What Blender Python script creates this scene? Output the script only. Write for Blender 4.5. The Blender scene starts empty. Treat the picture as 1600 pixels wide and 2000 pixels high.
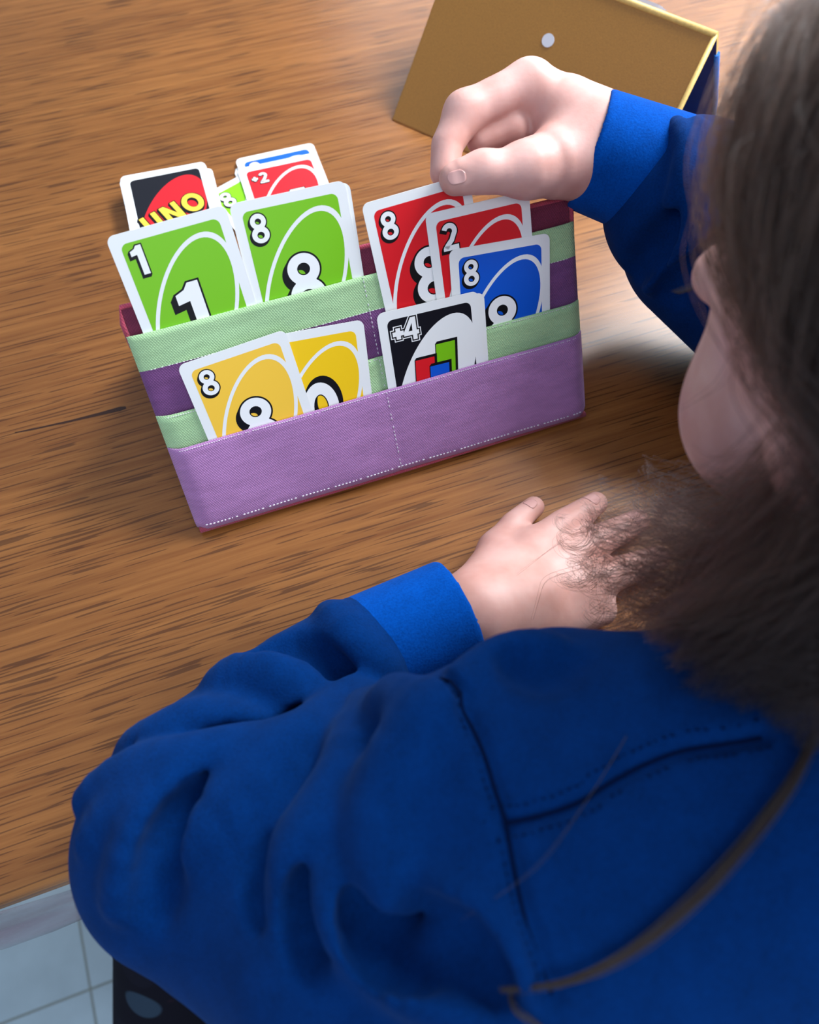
import bpy, bmesh, math, random
import numpy as np
import openvdb
from mathutils import Vector, Matrix
from mathutils.geometry import tessellate_polygon

random.seed(7); rng = np.random.default_rng(7)
scene = bpy.context.scene
col = scene.collection

# ------------------------------------------------------------------ camera, world, lights, exposure
cam_data = bpy.data.cameras.new('camera')
cam = bpy.data.objects.new('camera', cam_data); col.objects.link(cam); scene.camera = cam
AX = Vector((.94195, -.33487, .02583)); AD = Vector((-.29399, -.85886, -.41942)); AF = Vector((.16263, .38743, -.90743))
cam.matrix_world = Matrix(((AX.x, -AD.x, -AF.x, 0), (AX.y, -AD.y, -AF.y, 0), (AX.z, -AD.z, -AF.z, 1.172), (0, 0, 0, 1)))
cam_data.sensor_width = 36; cam_data.lens = 28.8; cam_data.clip_start = .01
cam_data.dof.use_dof = True; cam_data.dof.focus_distance = .43; cam_data.dof.aperture_fstop = 7.5

world = bpy.data.worlds.new('world'); scene.world = world; world.use_nodes = True
world.node_tree.nodes['Background'].inputs[0].default_value = (.60, .74, 1.0, 1)
world.node_tree.nodes['Background'].inputs[1].default_value = .38

def area(name, loc, target, sx, sy, power, color):
    l = bpy.data.lights.new(name, 'AREA'); l.shape = 'RECTANGLE'; l.size = sx; l.size_y = sy
    l.energy = power; l.color = color
    o = bpy.data.objects.new(name, l); col.objects.link(o); o.location = loc
    o.rotation_euler = (Vector(target) - Vector(loc)).to_track_quat('-Z', 'Y').to_euler()
    return o
# daylight from the window on the far right, seen as glare on the tabletop, and from a high window on the right
area('window_light', (1.38, 2.30, 1.62), (.62, .3, .9), 1.44, 1.5, 15, (.84, .92, 1.0))
area('high_window_light', (1.35, .75, 1.95), (.05, .2, .8), 1.0, 1.0, 45, (.93, .97, 1.0))
area('room_light', (.0, -1.05, 2.25), (.05, .2, .8), 1.5, 1.1, 7.5, (.90, .95, 1.0))  # added soft fill from behind the camera, brightening the card faces

vs = scene.view_settings
scene.display_settings.display_device = 'sRGB'
vs.view_transform = 'Standard'; vs.look = 'None'; vs.gamma = 1.0; vs.use_curve_mapping = False; vs.exposure = .88

# ------------------------------------------------------------------ materials
def lin(c):
    c = np.array(c, float) / 255
    return tuple(np.where(c <= .04045, c / 12.92, ((c + .055) / 1.055) ** 2.4)) + (1.0,)
class NT:
    def __init__(s, name):
        s.m = bpy.data.materials.new(name); s.m.use_nodes = True; s.t = s.m.node_tree
        s.b = s.t.nodes['Principled BSDF']; s.out = s.t.nodes['Material Output']
    def n(s, kind, **kw):
        n = s.t.nodes.new(kind)
        for k, v in kw.items():
            if k in n.inputs: n.inputs[k].default_value = v
            else: setattr(n, k, v)
        return n
    def l(s, a, b): s.t.links.new(a, b)
    def coords(s, scale, what='Object', rot=(0, 0, 0)):
        tc = s.n('ShaderNodeTexCoord'); mp = s.n('ShaderNodeMapping')
        mp.inputs['Scale'].default_value = scale; mp.inputs['Rotation'].default_value = rot
        s.l(tc.outputs[what], mp.inputs['Vector']); return mp.outputs['Vector']
    def noise(s, scale_vec, detail=3, rough=.55, **kw):
        n = s.n('ShaderNodeTexNoise', Scale=1.0, Detail=detail, Roughness=rough)
        s.l(s.coords(scale_vec, **kw), n.inputs['Vector']); return n.outputs['Fac']
    def ramp(s, fac, stops):
        r = s.n('ShaderNodeValToRGB'); e = r.color_ramp.elements
        while len(e) < len(stops): e.new(.5)
        for el, (p, c) in zip(e, stops): el.position = p; el.color = c
        s.l(fac, r.inputs['Fac']); return r.outputs['Color']
    def mix(s, fac, a, b, mode='MIX'):
        m = s.n('ShaderNodeMix', data_type='RGBA', blend_type=mode)
        for sock, v in ((m.inputs[0], fac), (m.inputs[6], a), (m.inputs[7], b)):
            if hasattr(v, 'is_output'): s.l(v, sock)
            else: sock.default_value = v
        return m.outputs[2]
    def bump(s, h, strength, dist):
        b = s.n('ShaderNodeBump', Strength=strength, Distance=dist); s.l(h, b.inputs['Height'])
        s.l(b.outputs['Normal'], s.b.inputs['Normal'])
def plain(name, rgb, rough=.5, spec=.5, **kw):
    m = NT(name); m.b.inputs['Base Color'].default_value = lin(rgb); m.b.inputs['Roughness'].default_value = rough
    m.b.inputs['Specular IOR Level'].default_value = spec
    for k, v in kw.items(): m.b.inputs[k].default_value = v
    return m.m
def grainy(name, rgb, var=.12, scale=300, rough=.6, spec=.3, bump=.0):
    m = NT(name); f = m.noise((scale,) * 3, 4)
    c = np.array(lin(rgb)[:3])
    m.l(m.ramp(f, [(.3, tuple(c * (1 - var)) + (1,)), (.7, tuple(np.minimum(c * (1 + var), 1)) + (1,))]), m.b.inputs['Base Color'])
    m.b.inputs['Roughness'].default_value = rough; m.b.inputs['Specular IOR Level'].default_value = spec
    if bump: m.bump(f, bump, .0006)
    return m.m

def oak():
    m = NT('oak')
    big = m.noise((1.3, 9, 9), 4, .55)
    c = m.ramp(big, [(.30, lin((138, 80, 34))), (.5, lin((168, 106, 50))), (.70, lin((196, 134, 70)))])
    fine = m.noise((6, 240, 240), 5, .7)
    c = m.mix(.55, c, m.ramp(fine, [(.3, lin((126, 74, 34))), (.7, lin((206, 146, 80)))]), 'MIX')
    pore = m.noise((27, 820, 820), 0, .4)
    dens = m.noise((2.5, 30, 30), 3, .5)
    pm = m.n('ShaderNodeMath', operation='MULTIPLY_ADD'); m.l(dens, pm.inputs[0]); pm.inputs[1].default_value = .34; m.l(pore, pm.inputs[2])
    pr = m.ramp(pm.outputs[0], [(.795, (0, 0, 0, 1)), (.835, (1, 1, 1, 1))])
    fm = m.n('ShaderNodeMath', operation='MULTIPLY'); m.l(pr, fm.inputs[0]); fm.inputs[1].default_value = .62
    c = m.mix(fm.outputs[0], c, lin((80, 45, 26)))
    m.l(c, m.b.inputs['Base Color']); m.b.inputs['Roughness'].default_value = .55
    m.b.inputs['Specular IOR Level'].default_value = .08
    m.bump(fine, .06, .0003)
    return m.m
def vinyl():
    m = NT('clear_vinyl'); t = m.t; t.nodes.remove(m.b)
    tr = m.n('ShaderNodeBsdfTransparent'); tr.inputs[0].default_value = (.985, .985, .98, 1)
    gl = m.n('ShaderNodeBsdfGlossy', Roughness=.25); gl.inputs[0].default_value = (1, 1, 1, 1)
    fr = m.n('ShaderNodeFresnel', IOR=1.38)
    wob = m.noise((14, 14, 14), 2, .5)
    bp = m.n('ShaderNodeBump', Strength=.10, Distance=.004); m.l(wob, bp.inputs['Height']); m.l(bp.outputs['Normal'], gl.inputs['Normal'])
    mx = m.n('ShaderNodeMixShader'); m.l(fr.outputs[0], mx.inputs[0]); m.l(tr.outputs[0], mx.inputs[1]); m.l(gl.outputs[0], mx.inputs[2])
    m.l(mx.outputs[0], m.out.inputs['Surface'])
    return m.m
def woven(name, rgb, contrast=.16, period=.00105, rough=.85):
    m = NT(name); c = np.array(lin(rgb)[:3])
    w1 = m.n('ShaderNodeTexWave', Scale=1.0, Distortion=.6); m.l(m.coords((.31 / period, .31 / period, 0), rot=(0, 0, .9)), w1.inputs['Vector'])
    w2 = m.n('ShaderNodeTexWave', Scale=1.0, Distortion=.6); m.l(m.coords((.31 / period, .31 / period, 0), rot=(0, 0, -.5)), w2.inputs['Vector'])
    ml = m.n('ShaderNodeMath', operation='MULTIPLY'); m.l(w1.outputs['Fac'], ml.inputs[0]); m.l(w2.outputs['Fac'], ml.inputs[1])
    slub = m.noise((60, 220, 60), 4)
    ad = m.n('ShaderNodeMath', operation='MULTIPLY_ADD'); m.l(ml.outputs[0], ad.inputs[0]); ad.inputs[1].default_value = .5; m.l(slub, ad.inputs[2])
    m.l(m.ramp(ad.outputs[0], [(.35, tuple(c * (1 - contrast)) + (1,)), (.95, tuple(np.minimum(1, c * (1 + contrast))) + (1,))]), m.b.inputs['Base Color'])
    m.b.inputs['Roughness'].default_value = rough; m.b.inputs['Specular IOR Level'].default_value = .15
    m.b.inputs['Sheen Weight'].default_value = .15
    m.bump(ml.outputs[0], .6, .0004)
    return m.m
def fleece(name, rgb, rib=False):
    m = NT(name); c = np.array(lin(rgb)[:3])
    f = m.noise((900, 900, 900), 3, .7); g = m.noise((70, 70, 70), 3, .6)
    a = m.n('ShaderNodeMath', operation='MULTIPLY_ADD'); m.l(g, a.inputs[0]); a.inputs[1].default_value = .6; m.l(f, a.inputs[2])
    m.l(m.ramp(a.outputs[0], [(.5, tuple(c * .72) + (1,)), (1.1, tuple(c * 1.25) + (1,))]), m.b.inputs['Base Color'])
    m.b.inputs['Roughness'].default_value = .95; m.b.inputs['Specular IOR Level'].default_value = .05
    m.b.inputs['Sheen Weight'].default_value = .05; m.b.inputs['Sheen Roughness'].default_value = .5
    m.b.inputs['Sheen Tint'].default_value = (.25, .5, 1, 1)
    m.bump(f, .35, .0008)
    return m.m
def skin():
    m = NT('skin')
    f = m.noise((45, 45, 45), 3, .5); g = m.noise((420, 420, 420), 3, .6)
    c = m.ramp(f, [(.35, lin((196, 144, 132))), (.65, lin((212, 166, 156)))])
    m.l(c, m.b.inputs['Base Color'])
    m.b.inputs['Roughness'].default_value = .48; m.b.inputs['Specular IOR Level'].default_value = .35
    m.b.inputs['Subsurface Weight'].default_value = .18
    m.b.inputs['Subsurface Radius'].default_value = (1, .35, .2); m.b.inputs['Subsurface Scale'].default_value = .004
    m.bump(g, .10, .0006)
    return m.m

def vinyl_hem():
    m = NT('cloudy_vinyl'); m.b.inputs['Base Color'].default_value = lin((128, 120, 130)); m.b.inputs['Roughness'].default_value = .12  # grey-lilac patches painted in for reflections on the vinyl overhang
    tr = m.n('ShaderNodeBsdfTransparent'); mx = m.n('ShaderNodeMixShader'); f = m.noise((10, 120, 60), 2)
    m.l(m.ramp(f, [(.35, (.25, .25, .25, 1)), (.65, (.75, .75, .75, 1))]), mx.inputs[0])
    m.l(tr.outputs[0], mx.inputs[1]); m.l(m.b.outputs[0], mx.inputs[2]); m.l(mx.outputs[0], m.out.inputs['Surface']); return m.m
M = dict(oak=oak(), vinyl_hem=vinyl_hem(), vinyl=vinyl(), skin=skin(),
    oak_edge=grainy('oak_edge', (128, 84, 52), .25, 60, .5, .3),
    crack=plain('wood_crack', (74, 46, 32), .9, .1),
    lilac=woven('lilac_cotton', (176, 126, 178)), mint=woven('mint_cotton', (170, 206, 154), .14),
    plum=woven('plum_cotton', (122, 76, 126)), maroon=woven('maroon_cotton', (118, 48, 72)), rose=woven('rose_piping', (178, 72, 92)),
    thread=plain('white_thread', (226, 222, 226), .8, .2), thread_blue=plain('blue_thread', (2, 16, 48), .95, .05),
    card=plain('card_white', (238, 240, 238), .33, .45), card_edge=plain('card_edge', (225, 226, 222), .7, .2),
    green=plain('card_green', (122, 196, 20), .33, .45), red=plain('card_red', (222, 26, 36), .33, .45), blue=plain('card_blue', (6, 88, 205), .33, .45),
    yellow=plain('card_yellow', (250, 204, 22), .33, .45), amber=plain('card_amber', (252, 202, 66), .33, .45), black=plain('card_black', (14, 15, 24), .33, .45), logo=plain('logo_yellow', (238, 202, 66), .33, .45),
    ink=plain('ink_black', (8, 8, 12), .4, .3), ink_white=plain('ink_white', (244, 245, 243), .33, .45),
    gold=grainy('gold_paper', (154, 106, 38), .10, 900, .42, .5, .15), gold_rim=grainy('worn_gold_rim', (214, 180, 104), .12, 500, .5, .4),
    box_blue=grainy('blue_box_paper', (14, 62, 150), .1, 300, .5, .4), blue_rim=grainy('bright_blue_rim', (50, 130, 225), .15, 300, .4, .5), magnet=plain('grey_white_disc', (205, 205, 210), .4, .5),
    lid=plain('pale_grey_board', (150, 146, 152), .5, .4), lid_dark=plain('dark_board', (26, 20, 18), .6, .3),  # near-black lid face paints in the dark gap behind the box
    sweat=fleece('blue_fleece', (0, 40, 94)), cuff=fleece('blue_rib_knit', (0, 66, 148)),  # cuffs lighter than the fleece: strong window light painted into their colour
    nail=plain('fingernail', (206, 156, 148), .3, .5), lash=plain('eyelash', (30, 18, 14), .6, .3), eyeball=plain('eyeball', (232, 228, 224), .1, .5), iris=plain('iris', (60, 38, 24), .1, .5), lip=plain('lips', (190, 106, 100), .4, .4),
    tile=grainy('pale_blue_tile', (166, 188, 198), .18, 7, .35, .5), grout=plain('grout', (140, 148, 142), .9, .1),
    wall=grainy('painted_wall', (196, 190, 180), .03, 40, .8, .2), frame_white=plain('window_paint', (225, 226, 226), .4, .4),
    chair=grainy('grey_seat', (120, 126, 134), .1, 200, .7, .3), chair_wood=grainy('chair_wood', (98, 62, 38), .2, 50, .5, .3))
def leggings_mat():
    m = NT('patterned_leggings'); v = m.n('ShaderNodeTexVoronoi', Scale=1.0); v.feature = 'F1'
    m.l(m.coords((26, 26, 26)), v.inputs['Vector'])
    mask = m.ramp(v.outputs['Distance'], [(.36, (1, 1, 1, 1)), (.42, (0, 0, 0, 1))])
    sep = m.n('ShaderNodeSeparateColor'); m.l(v.outputs['Color'], sep.inputs[0])
    pc = m.ramp(sep.outputs[0], [(.35, lin((20, 20, 32))), (.45, lin((84, 48, 64))), (.75, lin((84, 48, 64))), (.92, lin((40, 62, 78)))])
    m.l(m.mix(mask, lin((16, 15, 26)), pc), m.b.inputs['Base Color']); m.b.inputs['Roughness'].default_value = .9
    m.b.inputs['Specular IOR Level'].default_value = .1
    return m.m
M['leggings'] = leggings_mat()
def hair_mat():
    m = NT('brown_hair'); info = m.n('ShaderNodeHairInfo') if hasattr(bpy.types, 'ShaderNodeHairInfo') else None
    h = m.n('ShaderNodeBsdfHairPrincipled'); h.parametrization = 'COLOR'
    h.inputs['Color'].default_value = lin((24, 12, 6)); h.inputs['Roughness'].default_value = .5
    pass

    m.t.nodes.remove(m.b); m.l(h.outputs[0], m.out.inputs['Surface']); return m.m
M['hair'] = hair_mat()
M['scalp'] = plain('scalp_shadow_hair', (40, 26, 21), .7, .2)  # dark brown cap beneath the strands, fills gaps

# ------------------------------------------------------------------ mesh helpers
def link(name, me, parent=None, mats=()):
    for m in mats: me.materials.append(m)
    o = bpy.data.objects.new(name, me); col.objects.link(o)
    if parent: o.parent = parent
    return o
def empty(name, loc=(0, 0, 0), rot=(0, 0, 0)):
    o = bpy.data.objects.new(name, None); col.objects.link(o); o.location = loc; o.rotation_euler = rot
    o.empty_display_size = .02; return o
def tag(o, label=None, cat=None, group=None, kind=None):
    for k, v in (('label', label), ('category', cat), ('group', group), ('kind', kind)):
        if v: o[k] = v
    return o
def from_bm(name, bm, mats, parent=None, smooth=False):
    me = bpy.data.meshes.new(name); bm.normal_update(); bm.to_mesh(me); bm.free()
    if smooth: me.polygons.foreach_set('use_smooth', [True] * len(me.polygons))
    return link(name, me, parent, mats if isinstance(mats, (list, tuple)) else [mats])
def add_box(bm, lo, hi, bevel=0, mi=0, seg=2):
    ret = bmesh.ops.create_cube(bm, size=1)
    vs_ = ret['verts']; c = [(a + b) / 2 for a, b in zip(lo, hi)]; s = [b - a for a, b in zip(lo, hi)]
    for v in vs_: v.co = Vector([v.co[i] * s[i] + c[i] for i in range(3)])
    fs = {f for v in vs_ for f in v.link_faces}
    for f in fs: f.material_index = mi
    if bevel:
        es = {e for f in fs for e in f.edges}
        r = bmesh.ops.bevel(bm, geom=list(es), offset=bevel, segments=seg, profile=.5, affect='EDGES')
        for f in r['faces']: f.material_index = mi
def tube(bm, pts, r, n=6, mi=0):
    pts = [Vector(p) for p in pts]; rings = []
    for i, p in enumerate(pts):
        d = (pts[min(i + 1, len(pts) - 1)] - pts[max(i - 1, 0)]).normalized()
        a = d.orthogonal().normalized() if i == 0 else (a - d * a.dot(d)).normalized()
        b = d.cross(a); rr = r[i] if hasattr(r, '__len__') else r
        rings.append([bm.verts.new(p + (a * math.cos(2 * math.pi * k / n) + b * math.sin(2 * math.pi * k / n)) * rr) for k in range(n)])
    for A, B in zip(rings, rings[1:]):
        for k in range(n):
            f = bm.faces.new((A[k], A[(k + 1) % n], B[(k + 1) % n], B[k])); f.material_index = mi; f.smooth = True
    for R_ in (rings[0][::-1], rings[-1]):
        f = bm.faces.new(R_); f.material_index = mi
def rrect(w, h, r, n=6, cx=0, cy=0):
    out = []
    for sx, sy, a0 in ((1, 1, 0), (-1, 1, 90), (-1, -1, 180), (1, -1, 270)):
        for k in range(n + 1):
            a = math.radians(a0 + 90 * k / n)
            out.append((cx + sx * (w / 2 - r) + r * math.cos(a), cy + sy * (h / 2 - r) + r * math.sin(a)))
    return out
def flat(bm, loops, z, mi=0):
    tris = tessellate_polygon([[Vector((x, y, 0)) for x, y in lp] for lp in loops])
    vs_ = [bm.verts.new((x, y, z)) for lp in loops for x, y in lp]
    for t_ in tris:
        try: f = bm.faces.new([vs_[i] for i in t_])
        except ValueError: continue
        f.normal_update()
        if f.normal.z < 0: f.normal_flip()
        f.material_index = mi
def slab(bm, loop, z0, z1, mi=0, side=0, back=None):
    n = len(loop); a = [bm.verts.new((x, y, z0)) for x, y in loop]; b = [bm.verts.new((x, y, z1)) for x, y in loop]
    f = bm.faces.new(b); f.material_index = mi
    f = bm.faces.new(a[::-1]); f.material_index = mi if back is None else back
    for i in range(n):
        f = bm.faces.new((a[i], a[(i + 1) % n], b[(i + 1) % n], b[i])); f.material_index = side

# ------------------------------------------------------------------ the room
fl = bpy.data.meshes.new('floor'); bm = bmesh.new(); add_box(bm, (-2.2, -1.6, -.05), (2.4, 2.5, -.0012)); bm.to_mesh(fl); bm.free()
floor = tag(link('floor', fl, None, [M['grout']]), kind='structure')
bm = bmesh.new(); add_box(bm, (-.1488, -.1488, -.006), (.1488, .1488, 0), .0012); tile_me = bpy.data.meshes.new('floor_tile'); bm.to_mesh(tile_me); bm.free(); tile_me.materials.append(M['tile'])
for i in range(-6, 6):
    for j in range(-5, 6):
        o = bpy.data.objects.new('floor_tile', tile_me); col.objects.link(o); o.parent = floor
        o.location = (-.379 + .15 + .3 * i, .018 + .15 + .3 * j, 0)
# far wall and its window, seen only as glare on the table
bm = bmesh.new()
for lo, hi in (((-2.2, 2.36, 0), (.62, 2.5, 2.6)), ((2.14, 2.36, 0), (2.4, 2.5, 2.6)), ((.62, 2.36, 0), (2.14, 2.5, .84)), ((.62, 2.36, 2.4), (2.14, 2.5, 2.6))):
    add_box(bm, lo, hi)
tag(from_bm('wall_far', bm, M['wall']), kind='structure')
bm = bmesh.new()
for lo, hi in (((.62, 2.34, .84), (.66, 2.42, 2.4)), ((2.10, 2.34, .84), (2.14, 2.42, 2.4)), ((.66, 2.34, .84), (2.10, 2.42, .88)), ((.66, 2.34, 2.36), (2.10, 2.42, 2.4))):
    add_box(bm, lo, hi, .006)
tag(from_bm('window_1', bm, M['frame_white']), kind='structure')

# ------------------------------------------------------------------ table with its clear cover
TZ = .75
table = tag(empty('table', (.1, .55, 0)), 'oak dining table with dark open grain under a clear vinyl cover', 'table')
X0, X1, Y0, Y1 = -.85, 1.05, .0545, 1.05
bm = bmesh.new(); add_box(bm, (X0 - .1, Y0 - .55, TZ - .028), (X1 - .1, Y1 - .55, TZ), .007, 0, 3)
from_bm('tabletop', bm, M['oak'], table, False)
for nm, lo, hi in (('apron', (X0 + .08, Y0 + .07, TZ - .1), (X1 - .08, Y0 + .092, TZ - .028)), ('apron', (X0 + .08, Y1 - .092, TZ - .1), (X1 - .08, Y1 - .07, TZ - .028))):
    bm = bmesh.new(); add_box(bm, (lo[0] - .1, lo[1] - .55, lo[2]), (hi[0] - .1, hi[1] - .55, hi[2]), .002); from_bm(nm, bm, M['oak_edge'], table)
for lx in (X0 + .09, X1 - .09):
    for ly in (Y0 + .09, Y1 - .09):
        bm = bmesh.new(); tube(bm, [(lx - .1, ly - .55, TZ - .03), (lx - .1, ly - .55, .45), (lx - .1, ly - .55, 0)], [.034, .03, .022], 12); from_bm('leg', bm, M['oak_edge'], table)
bm = bmesh.new()
cr = [(-.1260, .3031, .0005), (-.1172, .3021, .0007), (-.094, .3005, .001), (-.075, .2996, .0016), (-.0650, .2992, .0022), (-.0615, .2993, .0012)]
va = [bm.verts.new((x - .1, y - .55 + w, TZ + .0002)) for x, y, w in cr]; vb = [bm.verts.new((x - .1, y - .55 - w * .4, TZ + .0002)) for x, y, w in cr]
for i in range(len(cr) - 1): bm.faces.new((vb[i], vb[i + 1], va[i + 1], va[i]))
tag(from_bm('wood_crack', bm, M['crack'], table), 'dark split in the grain')
# vinyl sheet: lies on the top and droops over the near edge
bm = bmesh.new(); prof = [(Y1 - .004, TZ + .0006), (.6, TZ + .0006), (.3, TZ + .0006), (.075, TZ + .0006), (.058, TZ + .0006), (.050, TZ - .0012), (.0445, TZ - .006), (.0425, TZ - .013), (.0405, TZ - .024), (.0400, TZ - .036)]
nx = 90; rows = []
for yy, zz in prof:
    rows.append([bm.verts.new((X0 + (X1 - X0) * i / nx, yy + (.0022 * math.sin(i * 1.7) + .0012 * math.sin(i * .63)) * max(0, (TZ - zz) / .03), zz)) for i in range(nx + 1)])
for A, B in zip(rows, rows[1:]):
    for i in range(nx): bm.faces.new((A[i], B[i], B[i + 1], A[i + 1]))
tag(from_bm('clear_tablecloth', bm, M['vinyl'], None, True), 'clear vinyl sheet covering the oak table, drooping over its near edge', 'tablecloth')
bm = bmesh.new(); rows = []  # added strip making the vinyl overhang show, reflections in its colour
for yy, zz in ((.0500, TZ - .0016), (.0455, TZ - .0052), (.0415, TZ - .0092), (.0395, TZ - .0118), (.0380, TZ - .0140), (.0372, TZ - .0165)):
    rows.append([bm.verts.new((X0 + (X1 - X0) * i / nx, yy + .0012 * math.sin(i * 1.1 + zz * 300), zz + .0010 * math.sin(i * .9 + yy * 200))) for i in range(nx + 1)])
for A, B in zip(rows, rows[1:]):
    for i in range(nx): bm.faces.new((A[i], B[i], B[i + 1], A[i + 1]))
hem = from_bm('hem', bm, M['vinyl_hem'], bpy.data.objects['clear_tablecloth'], True)
md = hem.modifiers.new('thickness', 'SOLIDIFY'); md.thickness = .0006
tag(hem, 'thick cloudy hem')
TOP = TZ + .0008

# ------------------------------------------------------------------ printed glyphs (outer loop first, then holes), unit height
def ell(cx, cy, a, b, n=36, shear=0): return [(cx + a * math.cos(t) + shear * math.sin(t), cy + b * math.sin(t)) for t in [2 * math.pi * k / n for k in range(n)]]
def glyph8(w=.31):
    out = []
    for k in range(72):
        t = 2 * math.pi * k / 72; d = (math.cos(t), math.sin(t)); best = 0
        for cy, a, b in ((.235, w * .9, .268), (-.215, w, .288)):
            A = (d[0] / a) ** 2 + (d[1] / b) ** 2; B = -2 * d[1] * cy / b ** 2; Cc = (cy / b) ** 2 - 1
            best = max(best, (-B + math.sqrt(B * B - 4 * A * Cc)) / (2 * A))
        out.append((d[0] * best, d[1] * best + .01))
    return [out, ell(0, .248, w * .36, .105, 20), ell(0, -.222, w * .42, .12, 20)]
def glyph0(w=.33): return [ell(0, 0, w, .5, 40), ell(0, 0, w * .42, .27, 28)]
def glyph1(): return [[(-.06, -.5), (.16, -.5), (.16, .5), (-.02, .5), (-.10, .40), (-.26, .34), (-.26, .17), (-.06, .20)]]
def stroke(pts, w):
    L, R = [], []
    for i, p in enumerate(pts):
        a = pts[max(i - 1, 0)]; b = pts[min(i + 1, len(pts) - 1)]
        d = math.hypot(b[0] - a[0], b[1] - a[1]); nx_, ny_ = -(b[1] - a[1]) / d, (b[0] - a[0]) / d
        L.append((p[0] + nx_ * w / 2, p[1] + ny_ * w / 2)); R.append((p[0] - nx_ * w / 2, p[1] - ny_ * w / 2))
    return L + R[::-1]
def glyph2():
    arc = [(.205 * math.cos(math.radians(a)), .215 + .2 * math.sin(math.radians(a))) for a in range(165, -40, -12)]
    pts = arc + [(.06, -.12), (-.12, -.30), (-.19, -.40)]
    s = stroke(pts, .19)
    return [s], [[(-.30, -.5), (.32, -.5), (.32, -.31), (-.26, -.31), (-.30, -.40)]]
def glyphplus(s=.22, w=.085): return [[(-w, -s), (w, -s), (w, -w), (s, -w), (s, w), (w, w), (w, s), (-w, s), (-w, w), (-s, w), (-s, -w), (-w, -w)]]
def glyph4(): return [[(.06, -.5), (.24, -.5), (.24, -.28), (.34, -.28), (.34, -.11), (.24, -.11), (.24, .5), (.02, .5), (-.34, -.12), (-.34, -.28), (.06, -.28)], [(.06, -.11), (-.14, -.11), (.06, .26)]]
def glyphU(): return [stroke([(-.24, .5), (-.24, -.1)] + [(.24 * math.cos(math.radians(a)), -.14 + .24 * math.sin(math.radians(a))) for a in range(190, 355, 15)] + [(.24, -.1), (.24, .5)], .19)]
def glyphN(): return [[(-.34, -.5), (-.15, -.5), (-.15, .12), (.14, -.5), (.34, -.5), (.34, .5), (.15, .5), (.15, -.12), (-.14, .5), (-.34, .5)]]
def glyphO(): return [ell(0, 0, .40, .5, 36), ell(0, 0, .2, .28, 24)]
GL = {'8': [glyph8()], '0': [glyph0()], '1': [glyph1()], '2': [[l] for g in glyph2() for l in g], '+': [glyphplus()], '4': [glyph4()], 'U': [glyphU()], 'N': [glyphN()], 'O': [glyphO()]}
def grow(loop, d):
    n = len(loop); A = sum(loop[i][0] * loop[(i + 1) % n][1] - loop[(i + 1) % n][0] * loop[i][1] for i in range(n)); s = 1 if A > 0 else -1
    out = []
    for i in range(n):
        p, a, b = loop[i], loop[i - 1], loop[(i + 1) % n]
        n1 = Vector((p[1] - a[1], a[0] - p[0])); n2 = Vector((b[1] - p[1], p[0] - b[0]))
        if n1.length < 1e-9 or n2.length < 1e-9: out.append(p); continue
        n1.normalize(); n2.normalize(); m = n1 + n2
        m = n1 if m.length < .3 else m / max(.5, m.dot(n1))
        out.append((p[0] + s * d * m.x, p[1] + s * d * m.y))
    return out
def put(loops, cx, cy, h, ang=0, sx=1):
    c, s = math.cos(ang), math.sin(ang)
    return [[(cx + h * (x * sx * c - y * s), cy + h * (x * sx * s + y * c)) for x, y in lp] for lp in loops]
def print_glyph(bm, ch, cx, cy, h, z, ang=0, outline=.0006, shadow=(-.0008, -.0012), dark=1, light=0, sx=1, steps=3, dz=.00001):
    for piece in GL[ch]:
        lp = put(piece, cx, cy, h, ang, sx)
        fat = [grow(lp[0], outline)] + [grow(q, -outline * .6) for q in lp[1:]]
        fat = [f for f in fat]
        for k in range(steps + 1):
            ox, oy = shadow[0] * k / steps, shadow[1] * k / steps
            ox, oy = ox * math.cos(ang) - oy * math.sin(ang), ox * math.sin(ang) + oy * math.cos(ang)
            flat(bm, [[(x + ox, y + oy) for x, y in q] for q in fat], z + dz * (steps - k) / steps, dark)
    for piece in GL[ch]:
        flat(bm, put(piece, cx, cy, h, ang, sx), z + dz * 1.6, light)

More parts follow.
